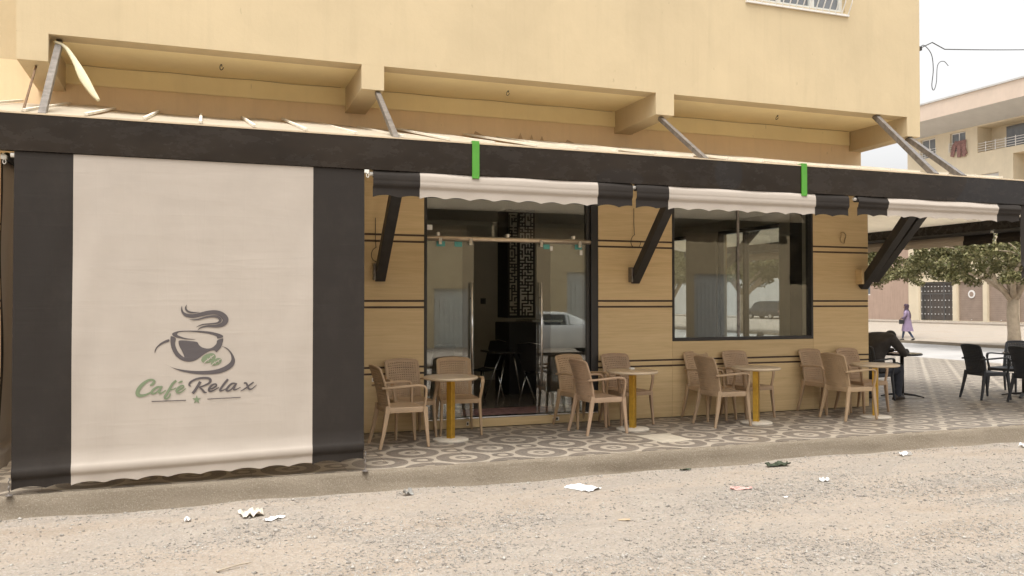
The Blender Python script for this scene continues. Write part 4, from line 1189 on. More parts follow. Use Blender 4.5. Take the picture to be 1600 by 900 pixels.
for (x, y, a, l) in (
        (12.15, 10.40, -8, 'dark grey armchair seen from behind, left of the pair at right edge'),
        (12.28, 9.62, -14, 'dark grey armchair cut off by the right edge of the picture'),
        (13.35, 10.95, 190, 'dark grey armchair facing the camera behind the other dark chairs'),
        (11.6, 16.1, 160, 'dark side terrace armchair, its top seen through the right pane of the window'),
        (11.0, 17.5, 170, 'dark side terrace armchair, its top seen through the left window pane'),
        (10.20, 10.86, 14, 'dark armchair carrying the seated person by the wall corner')):
    chair(DARK, (x, y, 0), a, l, G2)

def table(loc, label, dark=False, group='round pedestal tables along the cafe wall', rz=0):
    t = empty('cafe_table', loc, rz); tag(t, label, 'table', group)
    top = MB().lathe([(.10, .700), (.296, .703), (.312, .710), (.316, .722), (.312, .733), (.306, .7355)], 48).build('tabletop', 'chair_dark' if dark else 'table_edge', t, smooth=True, auto=50)
    MB().lathe([(.305, .7358), (.305, .7385), (.02, .739)], 48).build('top_sheet', 'marble_black' if dark else 'tabletop_beige', top, auto=40)
    if dark:
        MB().tube([(0, 0, .02), (0, 0, .70)], .03, 14).build('pole', 'black_steel', t, smooth=True)
        for k in range(4):
            a = PI / 2 * k + .4
            MB().sweep([(0, 0, .06), (.18 * math.cos(a), .18 * math.sin(a), .045), (.33 * math.cos(a), .33 * math.sin(a), .012)], [(.05, .04), (.045, .03), (.04, .02)], (-math.sin(a), math.cos(a), 0)).build('foot', 'black_steel', t, bevel=.004)
    else:
        p = MB().box(-.036, .036, -.036, .036, .012, .70).build('pole', 'gold_paint', t, bevel=.004)
        p.rotation_euler = (0, 0, R(38))
        MB().lathe([(.19, .0), (.205, .003), (.206, .016), (.196, .021), (.06, .026), (.02, .027)], 44).build('base_plate', 'base_enamel', t, auto=40)
    return t
for (x, y, l) in ((2.70, 9.396, 'round beige table on gold post in front of the left door leaf'),
                  (5.06, 9.40, 'round beige table on gold post between glass door and window'),
                  (6.85, 9.334, 'round beige table on gold post under the big window'),
                  (8.74, 9.233, 'round beige table on gold post by the wall corner')):
    table((x, y, 0), l)
table((10.98, 11.0, 0), 'dark round table the seated person leans on', True, 'dark tables on the side terrace', .35)
table((12.95, 10.35, 0), 'dark table between the dark armchairs at right edge', True, 'dark tables on the side terrace', .1)
ab = MB().box(-.03, .03, -.02, .02, .0, .022).build('ashtray', 'white_plastic', None, bevel=.004)
ab.location = (5.12, 9.53, .7392); tag(ab, 'small white and black box on the second round table', 'box')
pt = MB().hexa([(4.90, 8.40, -.004), (5.34, 8.46, -.004), (5.30, 8.98, -.004), (4.86, 8.96, -.004), (4.905, 8.405, .004), (5.335, 8.465, .004), (5.295, 8.975, .004), (4.865, 8.955, .004)])
struct(pt.build('cement_patch', 'cement_patch'))

# ================================================================== people
def skin_body(name, joints, edges, mat, parent, sub=2, root=0):
    """joints: (x, y, z, rx, ry)"""
    me = bpy.data.meshes.new(name)
    me.from_pydata([j[:3] for j in joints], edges, [])
    o = mobj(name, me, mat, parent)
    o.modifiers.new('skin', 'SKIN')
    sv = me.skin_vertices[0].data
    for i, j in enumerate(joints):
        sv[i].radius = (j[3], j[4] if len(j) > 4 else j[3])
        sv[i].use_root = (i == root)
    s = o.modifiers.new('sub', 'SUBSURF'); s.levels = sub; s.render_levels = sub
    me.polygons.foreach_set('use_smooth', [True] * len(me.polygons))
    o.modifiers['skin'].use_smooth_shade = True
    return o

def hand(parent, wrist, direc, up, mat='skin', s=1.0, thumb=1):
    d = Vector(direc).normalized(); u = Vector(up).normalized(); sd = d.cross(u).normalized() * thumb
    w = Vector(wrist); mb = MB()
    q = [w + sd * a * s + u * b * s for a, b in ((-.028, -.014), (.028, -.014), (.028, .014), (-.028, .014))]
    k = w + d * .085 * s
    q2 = [k + sd * a * s + u * b * s for a, b in ((-.042, -.011), (.042, -.011), (.042, .011), (-.042, .011))]
    mb.hexa([tuple(p) for p in q + q2])
    for i, L in enumerate((.062, .078, .082, .072)):
        b = w + d * .078 * s + sd * (-.032 + .0215 * i) * s
        mb.tube([b, b + d * L * .5 * s - u * .006, b + d * L * .95 * s - u * .024], [.0085 * s, .008 * s, .006 * s], 7)
    b = w + d * .025 * s + sd * .03 * s
    mb.tube([b, b + d * .03 * s + sd * .026 * s, b + d * .062 * s + sd * .03 * s - u * .008], [.010 * s, .009 * s, .007 * s], 7)
    return mb.build('hand', mat, parent, smooth=True)

def head(parent, c, face, r=.098, skin='skin'):
    """skull with brow, nose, chin, ears; face is the unit direction it looks in"""
    f = Vector(face).normalized(); upv = Vector((0, 0, 1)); sd = f.cross(upv).normalized(); upv = sd.cross(f).normalized(); c = Vector(c)
    mb = MB(); rings = []
    for j in range(17):
        t = -PI / 2 + PI * j / 16; rg = []
        for k in range(24):
            a = 2 * PI * k / 24
            x, y, z = math.cos(t) * math.cos(a), math.cos(t) * math.sin(a), math.sin(t)
            X, Y_, Z = x * r * 1.02, y * r * .80, z * r * 1.22
            if z < 0:
                Y_ *= 1 - .28 * (-z) ** 1.5
                X = X * (1 - .25 * (-z)) + .012 * (-z) if x > 0 else X * (1 - .45 * (-z))
            if x > .55 and abs(y) < .22 and -.42 < z < .1:
                X += .022 * (1 - abs(y) / .22) * (1 - abs(z + .22) / .34)
            if x > .6 and .15 < abs(y) < .6 and -.06 < z < .2:
                X -= .010
            if x > .6 and abs(y) < .35 and -.62 < z < -.5:
                X -= .006
            rg.append(tuple(c + f * X + sd * Y_ + upv * Z))
        rings.append(rg)
    mb.loft(rings)
    for s in (-1, 1):
        e = c + sd * s * r * .80 - f * .005 - upv * .005
        mb.tube([e + upv * .03 - f * .005, e + upv * .034 + sd * s * .012, e - f * .012 + sd * s * .016, e - upv * .03], [.006, .010, .009, .005], 6)
    return mb.build('head', skin, parent, smooth=True), (f, sd, upv, c)

def seated_person():
    bx, by = 10.20, 10.84
    t = empty('person', (bx, by, 0), R(14))
    tag(t, 'person in charcoal jacket slumped forward over a dark table by the corner', 'person')
    # local frame: faces +X (towards the table), camera sees the back and right side
    J = [(0.02, 0, .50, .150, .165), (.05, 0, .64, .135, .17), (.10, 0, .82, .145, .215), (.19, 0, .985, .135, .225), (.29, 0, 1.02, .075, .10), (.38, .0, 1.01, .052, .052),
         (.20, -.23, .99, .095), (.33, -.30, .82, .070), (.45, -.29, .735, .055), (.62, -.22, .775, .047), (.78, -.12, .785, .036),
         (.20, .23, .99, .095), (.35, .30, .82, .070), (.47, .29, .735, .055), (.64, .20, .775, .047), (.80, .10, .785, .036),
         (.10, -.11, .50, .10), (.30, -.14, .505, .088), (.47, -.16, .50, .070), (.45, -.165, .30, .062), (.425, -.17, .10, .047), (.425, -.17, .06, .042),
         (.10, .11, .50, .10), (.30, .16, .505, .088), (.46, .20, .50, .070), (.33, .22, .30, .062), (.24, .22, .12, .047), (.24, .22, .08, .042)]
    E = [(0, 1), (1, 2), (2, 3), (3, 4), (4, 5), (3, 6), (6, 7), (7, 8), (8, 9), (9, 10), (3, 11), (11, 12), (12, 13), (13, 14), (14, 15),
         (0, 16), (16, 17), (17, 18), (18, 19), (19, 20), (20, 21), (0, 22), (22, 23), (23, 24), (24, 25), (25, 26), (26, 27)]
    b = skin_body('body', J, E, 'jacket_charcoal', t)
    b.data.materials.append(M['jeans_navy'])
    # trousers as clothing over the legs
    for sgn, pts in ((-1, [J[16], J[17], J[18], J[19], J[20], J[21]]), (1, [J[22], J[23], J[24], J[25], J[26], J[27]])):
        c = catmull([p[:3] for p in pts], 4); rr = np.interp(np.linspace(0, 1, len(c)), np.linspace(0, 1, 6), [.115, .104, .088, .080, .066, .064])
        MB().tube([tuple(p) for p in c], list(rr), 14).build('trouser_leg', 'jeans_navy', t, smooth=True)
    for (x, y, z, a) in ((.425, -.17, 0, 0), (.24, .22, 0, .1)):
        MB().loft([[(x + dx + .0, y + w * math.cos(k * PI / 5), h * max(0, math.sin(k * PI / 5)) + .003) for k in range(10)] for dx, w, h in ((-.10, .03, .06), (-.07, .045, .10), (.0, .048, .105), (.08, .05, .07), (.15, .05, .05), (.185, .03, .03))]).build('shoe', 'shoe_brown', t, smooth=True)
    hd, (f, sd, up, c) = head(t, (.45, -.03, 1.0), (.62, -.12, -.78))
    # short dark hair covering crown and nape
    rings = []
    for j in range(9):
        tt = PI / 2 - (PI * .56) * j / 8; rg = []
        for k in range(20):
            a = 2 * PI * k / 20
            x, y, z = math.cos(tt) * math.cos(a), math.cos(tt) * math.sin(a), math.sin(tt)
            lift = .25 if x > .45 and z < .5 else 0
            rg.append(tuple(c + f * (x * .108 - .008) + sd * y * .089 + up * ((z + lift * .4) * .127 + .004)))
        rings.append(rg)
    MB().loft(rings[::-1]).build('hair', 'hair_black', hd, smooth=True)
    # collar and hem of the jacket
    MB().tube([(.325 + .055 * math.cos(a) * .6, .085 * math.sin(a), 1.02 - .055 * math.cos(a)) for a in np.linspace(0, 2 * PI, 18)], .022, 8).build('collar', 'jacket_charcoal', t, smooth=True)
    MB().loft([[(cx + rx * math.cos(a), ry * math.sin(a), z) for a in np.linspace(0, 2 * PI, 20, endpoint=False)] for cx, rx, ry, z in ((.02, .165, .195, .47), (.02, .170, .20, .52), (.045, .158, .19, .60))], cap=False).build('jacket_hem', 'jacket_charcoal', t, smooth=True)
    hand(t, (.78, -.12, .775), (.75, .6, -.05), (0, 0, 1), thumb=-1)
    hand(t, (.80, .10, .775), (.75, -.6, -.05), (0, 0, 1), thumb=1)
seated_person()

def walking_woman():
    t = empty('person', (29.35, 29.1, ST + .06), R(128))
    tag(t, 'woman in lilac coat and dark headscarf walking along the far kerb', 'person')
    # local frame: faces +X, left is +Y
    J = [(0, 0, .88, .125, .14), (.0, 0, 1.05, .11, .125), (.01, 0, 1.24, .12, .16), (.02, 0, 1.345, .07, .09), (.03, 0, 1.42, .045, .045),
         (.01, -.175, 1.30, .055), (-.06, -.22, 1.06, .042), (.03, -.20, .86, .034), (.01, .175, 1.30, .055), (.05, .23, 1.07, .042), (.19, .17, .98, .034),
         (.02, -.085, .84, .095), (.14, -.09, .47, .062), (.20, -.09, .09, .040), (.0, .085, .84, .095), (-.04, .09, .47, .062), (-.26, .09, .13, .040)]
    E = [(0, 1), (1, 2), (2, 3), (3, 4), (2, 5), (5, 6), (6, 7), (2, 8), (8, 9), (9, 10), (0, 11), (11, 12), (12, 13), (0, 14), (14, 15), (15, 16)]
    skin_body('body', J, E, 'denim_blue', t)
    rings = []
    for z, rx, ry, cx in ((.42, .25, .265, -.03), (.50, .235, .25, -.02), (.66, .20, .225, -.01), (.82, .175, .20, 0), (1.0, .145, .175, 0), (1.12, .14, .175, .0), (1.24, .14, .195, .005), (1.32, .10, .16, .01), (1.37, .065, .085, .02)):
        rings.append([(cx + rx * (1 + .05 * math.sin(5 * a + z * 3) * (1.3 - z)) * math.cos(a), ry * (1 + .05 * math.sin(5 * a + z * 3) * (1.3 - z)) * math.sin(a), z + .01 * math.sin(3 * a)) for a in np.linspace(0, 2 * PI, 28, endpoint=False)])
    MB().loft(rings, cap=False).build('coat', 'coat_lilac', t, smooth=True)
    for pts in ([(.01, -.16, 1.31), (-.02, -.215, 1.18), (-.06, -.225, 1.06), (.03, -.205, .88)], [(.01, .16, 1.31), (.03, .215, 1.18), (.05, .235, 1.07), (.18, .175, .985)]):
        MB().tube(pts, [.068, .062, .055, .046], 12).build('sleeve', 'coat_lilac', t, smooth=True)
    hd, (f, sd, up, c) = head(t, (.045, 0, 1.50), (1, .1, -.05), .09)
    rings = []
    for z, rx, ry, cx in ((1.24, .135, .165, .0), (1.31, .125, .15, .01), (1.37, .095, .11, .015), (1.42, .088, .09, .02), (1.50, .108, .096, .022), (1.57, .112, .092, .022), (1.615, .085, .072, .025), (1.635, .03, .03, .03)):
        rings.append([(cx + rx * math.cos(a) * (1 if math.cos(a) < .55 or not 1.43 < z < 1.56 else .80), ry * math.sin(a), z) for a in np.linspace(0, 2 * PI, 24, endpoint=False)])
    MB().loft(rings).build('headscarf', 'scarf_plum', t, smooth=True)
    MB().sweep([(-.05, .06, 1.36), (-.13, .07, 1.26), (-.165, .09, 1.12), (-.16, .10, 1.0)], [(.06, .02)] * 4).build('scarf_end', 'scarf_plum', t)
    bag = MB().box(.09, .30, .20, .27, .74, .93).build('bag', 'interior_dark', t, bevel=.02)
    MB().tube([(.12, .235, .93), (.16, .22, 1.0), (.22, .22, 1.0), (.27, .235, .93)], .008, 6).build('strap', 'interior_dark', bag)
    hand(t, (.03, -.20, .86), (.3, .1, -1), (0, -1, 0), s=.85, thumb=1)
    hand(t, (.19, .17, .98), (1, .1, -.2), (0, .2, 1), s=.85, thumb=-1)
    for (x, y, z, a) in ((.20, -.09, .0, 0), (-.27, .09, .03, .5)):
        sh = MB().loft([[(dx, w * math.cos(k * PI / 5), h * max(0, math.sin(k * PI / 5)) + .003) for k in range(10)] for dx, w, h in ((-.07, .03, .06), (-.03, .04, .09), (.05, .042, .08), (.13, .042, .05), (.17, .025, .03))]).build('shoe', 'hair_black', t, smooth=True)
        sh.location = (x, y, z); sh.rotation_euler = (0, a, 0)
walking_woman()

# ================================================================== trees
def tree_meshes(seed, H=5.2, rad=3.7, zlo=2.65):
    rr = random.Random(seed)
    tr = MB()
    base = [(0, 0, -.1), (.03, .02, .6), (.0, .06, 1.3), (.06, .05, 2.0)]
    tr.tube(base, [.26, .22, .20, .19], 12)
    tips = []
    nb = 7
    for k in range(nb):
        a = 2 * PI * k / nb + rr.uniform(-.3, .3); L = rad * rr.uniform(.5, .85)
        z1 = rr.uniform(zlo + .1, H - .7)
        p = [Vector((.06, .05, 1.6 + .4 * rr.random())), Vector((.35 * L * math.cos(a), .35 * L * math.sin(a), 1.9 + .55 * (z1 - 1.9) + rr.uniform(-.1, .2))), Vector((.7 * L * math.cos(a + .1), .7 * L * math.sin(a + .1), z1)), Vector((L * math.cos(a + .15), L * math.sin(a + .15), z1 + .35))]
        tr.tube(p, [.12, .085, .055, .025], 8); tips += [p[1], p[2], p[3]]
        for q in range(3):
            b = p[1].lerp(p[3], rr.random()); e = b + Vector((rr.uniform(-.8, .8), rr.uniform(-.8, .8), rr.uniform(.2, .8)))
            tr.tube([b, (b + e) / 2 + Vector((0, 0, .08)), e], [.04, .028, .012], 6); tips.append(e)
    # leaves: small bent quads gathered in clumps through a flat umbrella
    rs = np.random.RandomState(seed)
    cl = []
    while len(cl) < 260:
        x, y = rs.uniform(-rad, rad, 2); r2 = math.hypot(x, y) / rad
        edge = 1 + .10 * math.sin(math.atan2(y, x) * 5 + seed) + .07 * math.sin(math.atan2(y, x) * 9)
        if r2 > edge:
            continue
        top = zlo + (H - zlo) * math.sqrt(max(0, 1 - (r2 / edge) ** 2)) * .92 + .25
        z = zlo + .12 * math.sin(x * 2.3) + .1 * math.sin(y * 3.1) + (top - zlo) * rs.rand() ** .75
        cl.append((x, y, z, rs.uniform(.22, .46)))
    for t in tips:
        cl.append((t.x, t.y, t.z + .15, .35))
    cl = np.array(cl); per = 92
    c = np.repeat(cl, per, 0); n = len(c)
    d = rs.normal(size=(n, 3)); d /= np.linalg.norm(d, axis=1)[:, None]
    P = c[:, :3] + d * (c[:, 3] * rs.rand(n) ** .45)[:, None] * np.array((1, 1, .72))
    P[:, 2] = np.maximum(P[:, 2], zlo - .22)
    nn = rs.normal(size=(n, 3)) + np.array((0, 0, .6)); nn /= np.linalg.norm(nn, axis=1)[:, None]
    t1 = np.cross(nn, rs.normal(size=(n, 3))); t1 /= np.linalg.norm(t1, axis=1)[:, None]; t2 = np.cross(nn, t1)
    L = rs.uniform(.05, .095, n)[:, None]; W = L * rs.uniform(.45, .62, n)[:, None]
    V = np.stack([P - t1 * L, P + t2 * W + nn * L * .15, P + t1 * L, P - t2 * W + nn * L * .15], 1).reshape(-1, 3)
    me = bpy.data.meshes.new('crown'); me.vertices.add(n * 4); me.vertices.foreach_set('co', V.ravel())
    me.loops.add(n * 4); me.loops.foreach_set('vertex_index', np.arange(n * 4))
    me.polygons.add(n); me.polygons.foreach_set('loop_start', np.arange(n) * 4); me.update(calc_edges=True)
    me.materials.append(M['leaf_olive'])
    mt = tr.mesh('trunk', True); mt.materials.append(M['bark'])
    return mt, me
TM = [tree_meshes(5), tree_meshes(9, 5.0, 3.1)]
for (x, y, k, rz, s, l) in ((29.0, 23.55, 0, .4, 1.0, 'flat topped street tree with pale trunk behind the dark armchairs'),
                            (30.6, 34.2, 1, 2.0, 1.0, 'leafy street tree partly hidden behind the corner prop'),
                            (29.6, 41.5, 0, 2.6, 1.1, 'street tree with spreading limbs seen through the big window'),
                            (29.8, 50.0, 1, 4.1, 1.15, 'street tree seen through the left part of the big window')):
    t = empty('street_tree', (x, y, ST), rz); t.scale = (s, s, s); tag(t, l, 'tree', 'trees along the side street')
    mobj('trunk', TM[k][0], None, t); mobj('crown', TM[k][1], None, t)

# ================================================================== far buildings
def wall_holes(mb, axis, p0, p1, a0, a1, z0, z1, holes):
    """slab p0..p1 thick, spanning a0..a1 and z0..z1, left open at holes (a, b, za, zb)"""
    A = sorted({a0, a1, *[h[0] for h in holes], *[h[1] for h in holes]}); Zs = sorted({z0, z1, *[min(z1, max(z0, h[k])) for h in holes for k in (2, 3)]})
    for i in range(len(A) - 1):
        for j in range(len(Zs) - 1):
            ca, cz = (A[i] + A[i + 1]) / 2, (Zs[j] + Zs[j + 1]) / 2
            if any(h[0] < ca < h[1] and h[2] < cz < h[3] for h in holes):
                continue
            if axis == 'x':
                mb.box(p0, p1, A[i], A[i + 1], Zs[j], Zs[j + 1])
            else:
                mb.box(A[i], A[i + 1], p0, p1, Zs[j], Zs[j + 1])
    return mb

def far_block():
    t = empty('apartment_building', (62, 50, 0)); tag(t, 'cream apartment block with overhanging roof across the side street', 'building')
    X0 = 60.0
    holes = [(54.54, 58.0, -.05, 3.3), (51.56, 54.0, -.05, 3.28), (48.9, 51.1, -.05, 3.28), (46.0, 48.4, -.05, 3.28),
             (56.2, 57.8, 14.2, 15.9), (53.1, 54.65, 14.3, 15.9), (44.0, 51.95, 13.85, 16.0), (50.0, 52.8, 10.4, 12.0), (43.5, 48.7, 9.9, 13.3),
             (56.0, 57.6, 10.3, 12.0), (56.0, 57.6, 6.2, 7.9), (50.4, 52.6, 6.2, 7.9), (44.5, 48.3, 5.9, 8.2)]
    part(wall_holes(MB(), 'x', X0, X0 + .3, 30, 59.3, -.3, 4.3, holes), 'wall', 'cream_far', t)
    part(wall_holes(MB(), 'x', X0, X0 + .3, 30, 59.3, 4.3, 16.15, holes), 'wall', 'cream_far', t)
    part(MB().box(X0 + .3, X0 + 14, 59.0, 59.3, -.3, 16.15).box(X0 + 3, X0 + 3.2, 30, 59.0, -.3, 16.15), 'wall', 'cream_far', t)
    part(MB().box(X0 - .12, X0 + .02, 30, 59.3, 4.05, 4.35), 'string_course', 'cream_far', t)
    # sloping eave, parapet
    e = MB(); e.v = [(X0, 59.4, 16.1), (X0, 30, 16.1), (X0 - 3, 30, 16.8), (X0 - 3, 59.4, 16.8), (X0 + 14, 59.4, 16.3), (X0 + 14, 30, 16.3)]
    e.f = [(0, 3, 2, 1), (0, 1, 5, 4)]
    part(e, 'eave', 'grey_far', t)
    part(MB().box(X0 - 3.0, X0 - 2.7, 30, 59.4, 16.8, 18.15).box(X0 - 2.7, X0 + 14, 59.1, 59.4, 16.25, 18.15), 'parapet', 'peach_far', t)
    part(MB().box(X0 - 3.1, X0 - 2.6, 30, 59.5, 18.151, 18.28), 'coping', 'grey_far', t)
    def win(y0, y1, z0, z1, rail=False, depth=.18, shutter=None):
        w = part(MB().box(X0 + depth, X0 + depth + .06, y0, y1, z0, z0 + .08).box(X0 + depth, X0 + depth + .06, y0, y1, z1 - .08, z1).box(X0 + depth, X0 + depth + .06, y0, y0 + .08, z0 + .08, z1 - .08)
                 .box(X0 + depth, X0 + depth + .06, y1 - .08, y1, z0 + .08, z1 - .08).box(X0 + depth, X0 + depth + .06, (y0 + y1) / 2 - .04, (y0 + y1) / 2 + .04, z0 + .08, z1 - .08), 'window', 'far_white', t)
        ym = (y0 + y1) / 2
        part(MB().box(X0 + depth + .02, X0 + depth + .03, y0 + .08, ym - .04, z0 + .08, z1 - .08), 'pane', 'far_glass', w)
        part(MB().box(X0 + depth + .02, X0 + depth + .03, ym + .04, y1 - .08, z0 + .08, z1 - .08), 'pane', 'far_glass', w)
        if shutter:
            part(MB().box(X0 + depth - .04, X0 + depth - .005, y0 + .02, y1 - .02, z1 - shutter, z1 - .01), 'roller_shutter', 'grey_far', w)
        if rail:
            r = MB()
            for k in range(4):
                r.box(X0 - .05, X0 - .02, y0 - .1, y1 + .1, z0 + .12 + k * .2, z0 + .16 + k * .2)
            n = max(2, int((y1 - y0) / .5))
            for k in range(n + 1):
                yy = y0 - .08 + (y1 - y0 + .16) * k / n
                r.box(X0 - .055, X0 - .022, yy - .025, yy + .025, z0, z0 + .82)
            part(r, 'railing', 'far_white', w)
        return w
    win(56.2, 57.8, 14.2, 15.9, True)
    win(53.1, 54.65, 14.3, 15.9, True)
    win(50.0, 52.8, 10.4, 12.0, False, .18, .9); win(56.0, 57.6, 10.3, 12.0); win(56.0, 57.6, 6.2, 7.9); win(50.4, 52.6, 6.2, 7.9)
    # recessed loggias
    for (y0, y1, z0, z1) in ((44.0, 51.95, 13.85, 16.0), (43.5, 48.7, 9.9, 13.3), (44.5, 48.3, 5.9, 8.2)):
        part(MB().box(X0 + 1.6, X0 + 1.7, y0, y1, z0, z1).box(X0 + .3, X0 + 1.6, y0, y1, z0 - .1, z0).box(X0 + .3, X0 + 1.6, y0, y1, z1, z1 + .1).box(X0 + .3, X0 + 1.6, y1, y1 + .1, z0, z1).box(X0 + .3, X0 + 1.6, y0 - .1, y0, z0, z1), 'loggia', 'cream_far', t)
        rl = MB()
        for k in range(4):
            rl.box(X0 + .05, X0 + .08, y0, y1, z0 + .12 + k * .2, z0 + .16 + k * .2)
        for k in range(int((y1 - y0) / .9) + 1):
            rl.box(X0 + .04, X0 + .09, y0 + k * .9, y0 + k * .9 + .05, z0, z0 + .85)
        part(rl, 'railing', 'far_white', t)
    part(MB().box(X0 + 1.5, X0 + 1.59, 48.9, 50.5, 14.0, 15.85), 'window', 'far_glass', t)
    part(MB().box(X0 + 1.5, X0 + 1.59, 46.9, 47.8, 14.7, 15.7), 'window', 'far_glass', t)
    ac = part(MB().box(X0 + .9, X0 + 1.3, 46.9, 47.9, 11.5, 12.2), 'air_conditioner', 'far_white', t, bevel=.03)
    part(MB().lathe([(.26, 0), (.26, .02), (.05, .03)], 18).tube([(0, 0, 0), (0, 0, .03)], .05, 8), 'fan_grille', 'grey_far', ac)
    fg = ac.children[0]; fg.location = fg.location + Vector((X0 + .89, 47.4, 11.85)); fg.rotation_euler = (0, -PI / 2, 0)
    # ground floor: barred gate and three shutters
    g = part(MB().box(X0 + .12, X0 + .20, 54.54, 54.7, -.05, 3.3).box(X0 + .12, X0 + .20, 57.84, 58.0, -.05, 3.3).box(X0 + .121, X0 + .199, 54.7, 57.84, 3.14, 3.3).box(X0 + .121, X0 + .199, 54.7, 57.84, 2.2, 2.3)
             .box(X0 + .1205, X0 + .1995, 55.45, 55.6, -.05, 3.14).box(X0 + .1205, X0 + .1995, 56.9, 57.02, -.05, 2.2), 'gate', 'iron_black', t)
    bars = MB()
    for k in range(26):
        y = 54.72 + k * .12
        bars.box(X0 + .14, X0 + .17, y, y + .045, 0, 3.13)
    part(bars, 'gate_bars', 'iron_black', g)
    for k in range(3):
        for y in np.linspace(54.8, 57.7, 9):
            pass
    st = MB()
    for z in (.5, 1.1, 1.7, 2.5, 2.9):
        for y in np.linspace(54.62, 57.92, 10):
            st.box(X0 + .10, X0 + .119, y - .04, y + .04, z - .04, z + .04)
    part(st, 'gate_studs', 'far_white', g)
    part(MB().box(X0 + .6, X0 + .7, 54.54, 58.0, -.05, 3.3), 'gate_back', 'shutter_brown', g)
    for (y0, y1) in ((51.56, 54.0), (48.9, 51.1), (46.0, 48.4)):
        s = MB(); n = 22
        for k in range(n):
            z = -.05 + 3.32 * k / n
            s.hexa([(X0 + .16, y0, z), (X0 + .22, y0, z), (X0 + .22, y1, z), (X0 + .16, y1, z), (X0 + .19, y0, z + .145), (X0 + .22, y0, z + .145), (X0 + .22, y1, z + .145), (X0 + .19, y1, z + .145)])
        sh = part(s, 'garage_shutter', 'shutter_brown', t)
        part(MB().box(X0 + .13, X0 + .159, (y0 + y1) / 2 - .04, (y0 + y1) / 2 + .04, .05, .1), 'shutter_lock', 'far_white', sh)
    # round sign over the first shutter, house number plate by the gate
    sg = part(MB().lathe([(.34, 0), (.34, .03), (.30, .035), (.28, .032)], 24), 'round_sign', 'far_white', t)
    sg.location = sg.location + Vector((X0 + .15, 52.75, 2.2)); sg.rotation_euler = (0, -PI / 2, 0)
    part(MB().lathe([(.20, .034), (.20, .05), (.14, .055)], 20), 'sign_face', 'shutter_brown', sg)
    fs = sg.children[0]; fs.location = (0, 0, .0)
    part(MB().box(X0 - .03, X0 - .002, 54.15, 54.4, 2.2, 2.9), 'name_plate', 'far_white', t)
    for y in (54.27, 51.33, 48.65, 58.3):
        part(MB().box(X0 - .06, X0 - .0005, y - .2, y + .2, -.2, 3.9), 'pilaster', 'cream_far', t, bevel=.01)
    cp = MB()
    for k, (dy, a) in enumerate(((0, .35), (.5, -.1), (.95, -.5), (1.25, .1))):
        cp.sweep([(X0 - .07, 53.9 - dy * .6, 15.15), (X0 - .16, 54.0 - dy * .7 + a * .2, 14.8), (X0 - .14, 54.1 - dy * .8 + a * .7, 13.9 - .15 * (k % 2))], [(.36, .05), (.42, .08), (.34, .10)], (0, 1, 0))
    tag(cp.build('hanging_carpet', 'carpet_red', None, bevel=.03), 'reddish striped carpet hung out of a top floor window', 'carpet')
far_block()

def low_house():
    t = empty('low_house', (62, 66, 0)); tag(t, 'low weathered pink wall left of the barred gate', 'building')
    part(wall_holes(MB(), 'x', 60.05, 60.35, 59.32, 72, -.3, 6.6, [(64, 65.5, 2.2, 3.8)]), 'wall', 'pink_far', t)
    part(MB().box(60.0, 60.4, 59.32, 72, 6.601, 6.8), 'coping', 'cream_far', t)
    part(MB().box(60.36, 70, 59.35, 72, -.3, 6.5), 'house_body', 'pink_far', t)
    for y in (64,):
        w = part(MB().box(60.2, 60.25, y, y + 1.5, 2.2, 2.3).box(60.2, 60.25, y, y + 1.5, 3.7, 3.8).box(60.2, 60.25, y + .7, y + .8, 2.3, 3.7), 'window', 'far_white', t)
        part(MB().box(60.26, 60.28, y, y + 1.5, 2.2, 3.8), 'pane', 'far_glass', w)
low_house()
tag(MB().box(59.6, 59.9, 72.1, 140, -.3, 4.2).build('boundary_wall', 'grey_far', None, bevel=.02), 'grey boundary wall seen through the big window', 'wall')

def opposite():
    t = empty('opposite_building', (10, -12, 0)); tag(t, 'cream building across the street, reflected in the glass door', 'building')
    holes = [(8.4, 10.2, -.3, 2.1), (0, 1.6, 1, 2.5), (4, 5.6, 1, 2.5), (14, 16.5, -.3, 2.8), (20, 22.5, -.3, 2.8), (0, 1.6, 4.6, 6.2), (4, 5.6, 4.6, 6.2), (9, 10.6, 4.6, 6.2), (14, 15.6, 4.6, 6.2), (20, 21.6, 4.6, 6.2), (-6, -4.4, 1, 2.5), (-6, -4.4, 4.6, 6.2)]
    part(wall_holes(MB(), 'y', -11.3, -11.0, -16, 27, -.3, 7.4, holes), 'wall', 'opposite_plaster', t)
    part(MB().box(-16, 27, -20, -11.31, 7.2, 7.6), 'roof', 'grey_far', t)
    part(MB().box(-16, 27, -14, -13.8, -.3, 7.1), 'wall', 'interior_wall', t)
    for (a, b, z0, z1) in holes:
        if z0 > 0:
            w = part(MB().box(a, b, -11.2, -11.15, z0, z0 + .07).box(a, b, -11.2, -11.15, z1 - .07, z1).box((a + b) / 2 - .04, (a + b) / 2 + .04, -11.2, -11.15, z0 + .07, z1 - .07), 'window', 'far_white', t)
            part(MB().box(a, b, -11.23, -11.21, z0, z1), 'pane', 'far_glass', w)
        else:
            g = part(MB().box(a, b, -11.22, -11.18, -.25, z1), 'gate', 'gate_white', t)
            m = MB()
            for k in range(int((b - a) / .2)):
                m.box(a + .05 + k * .2, a + .15 + k * .2, -11.18, -11.15, -.15, z1 - .4)
            part(m, 'gate_ribs', 'gate_white', g)
opposite()

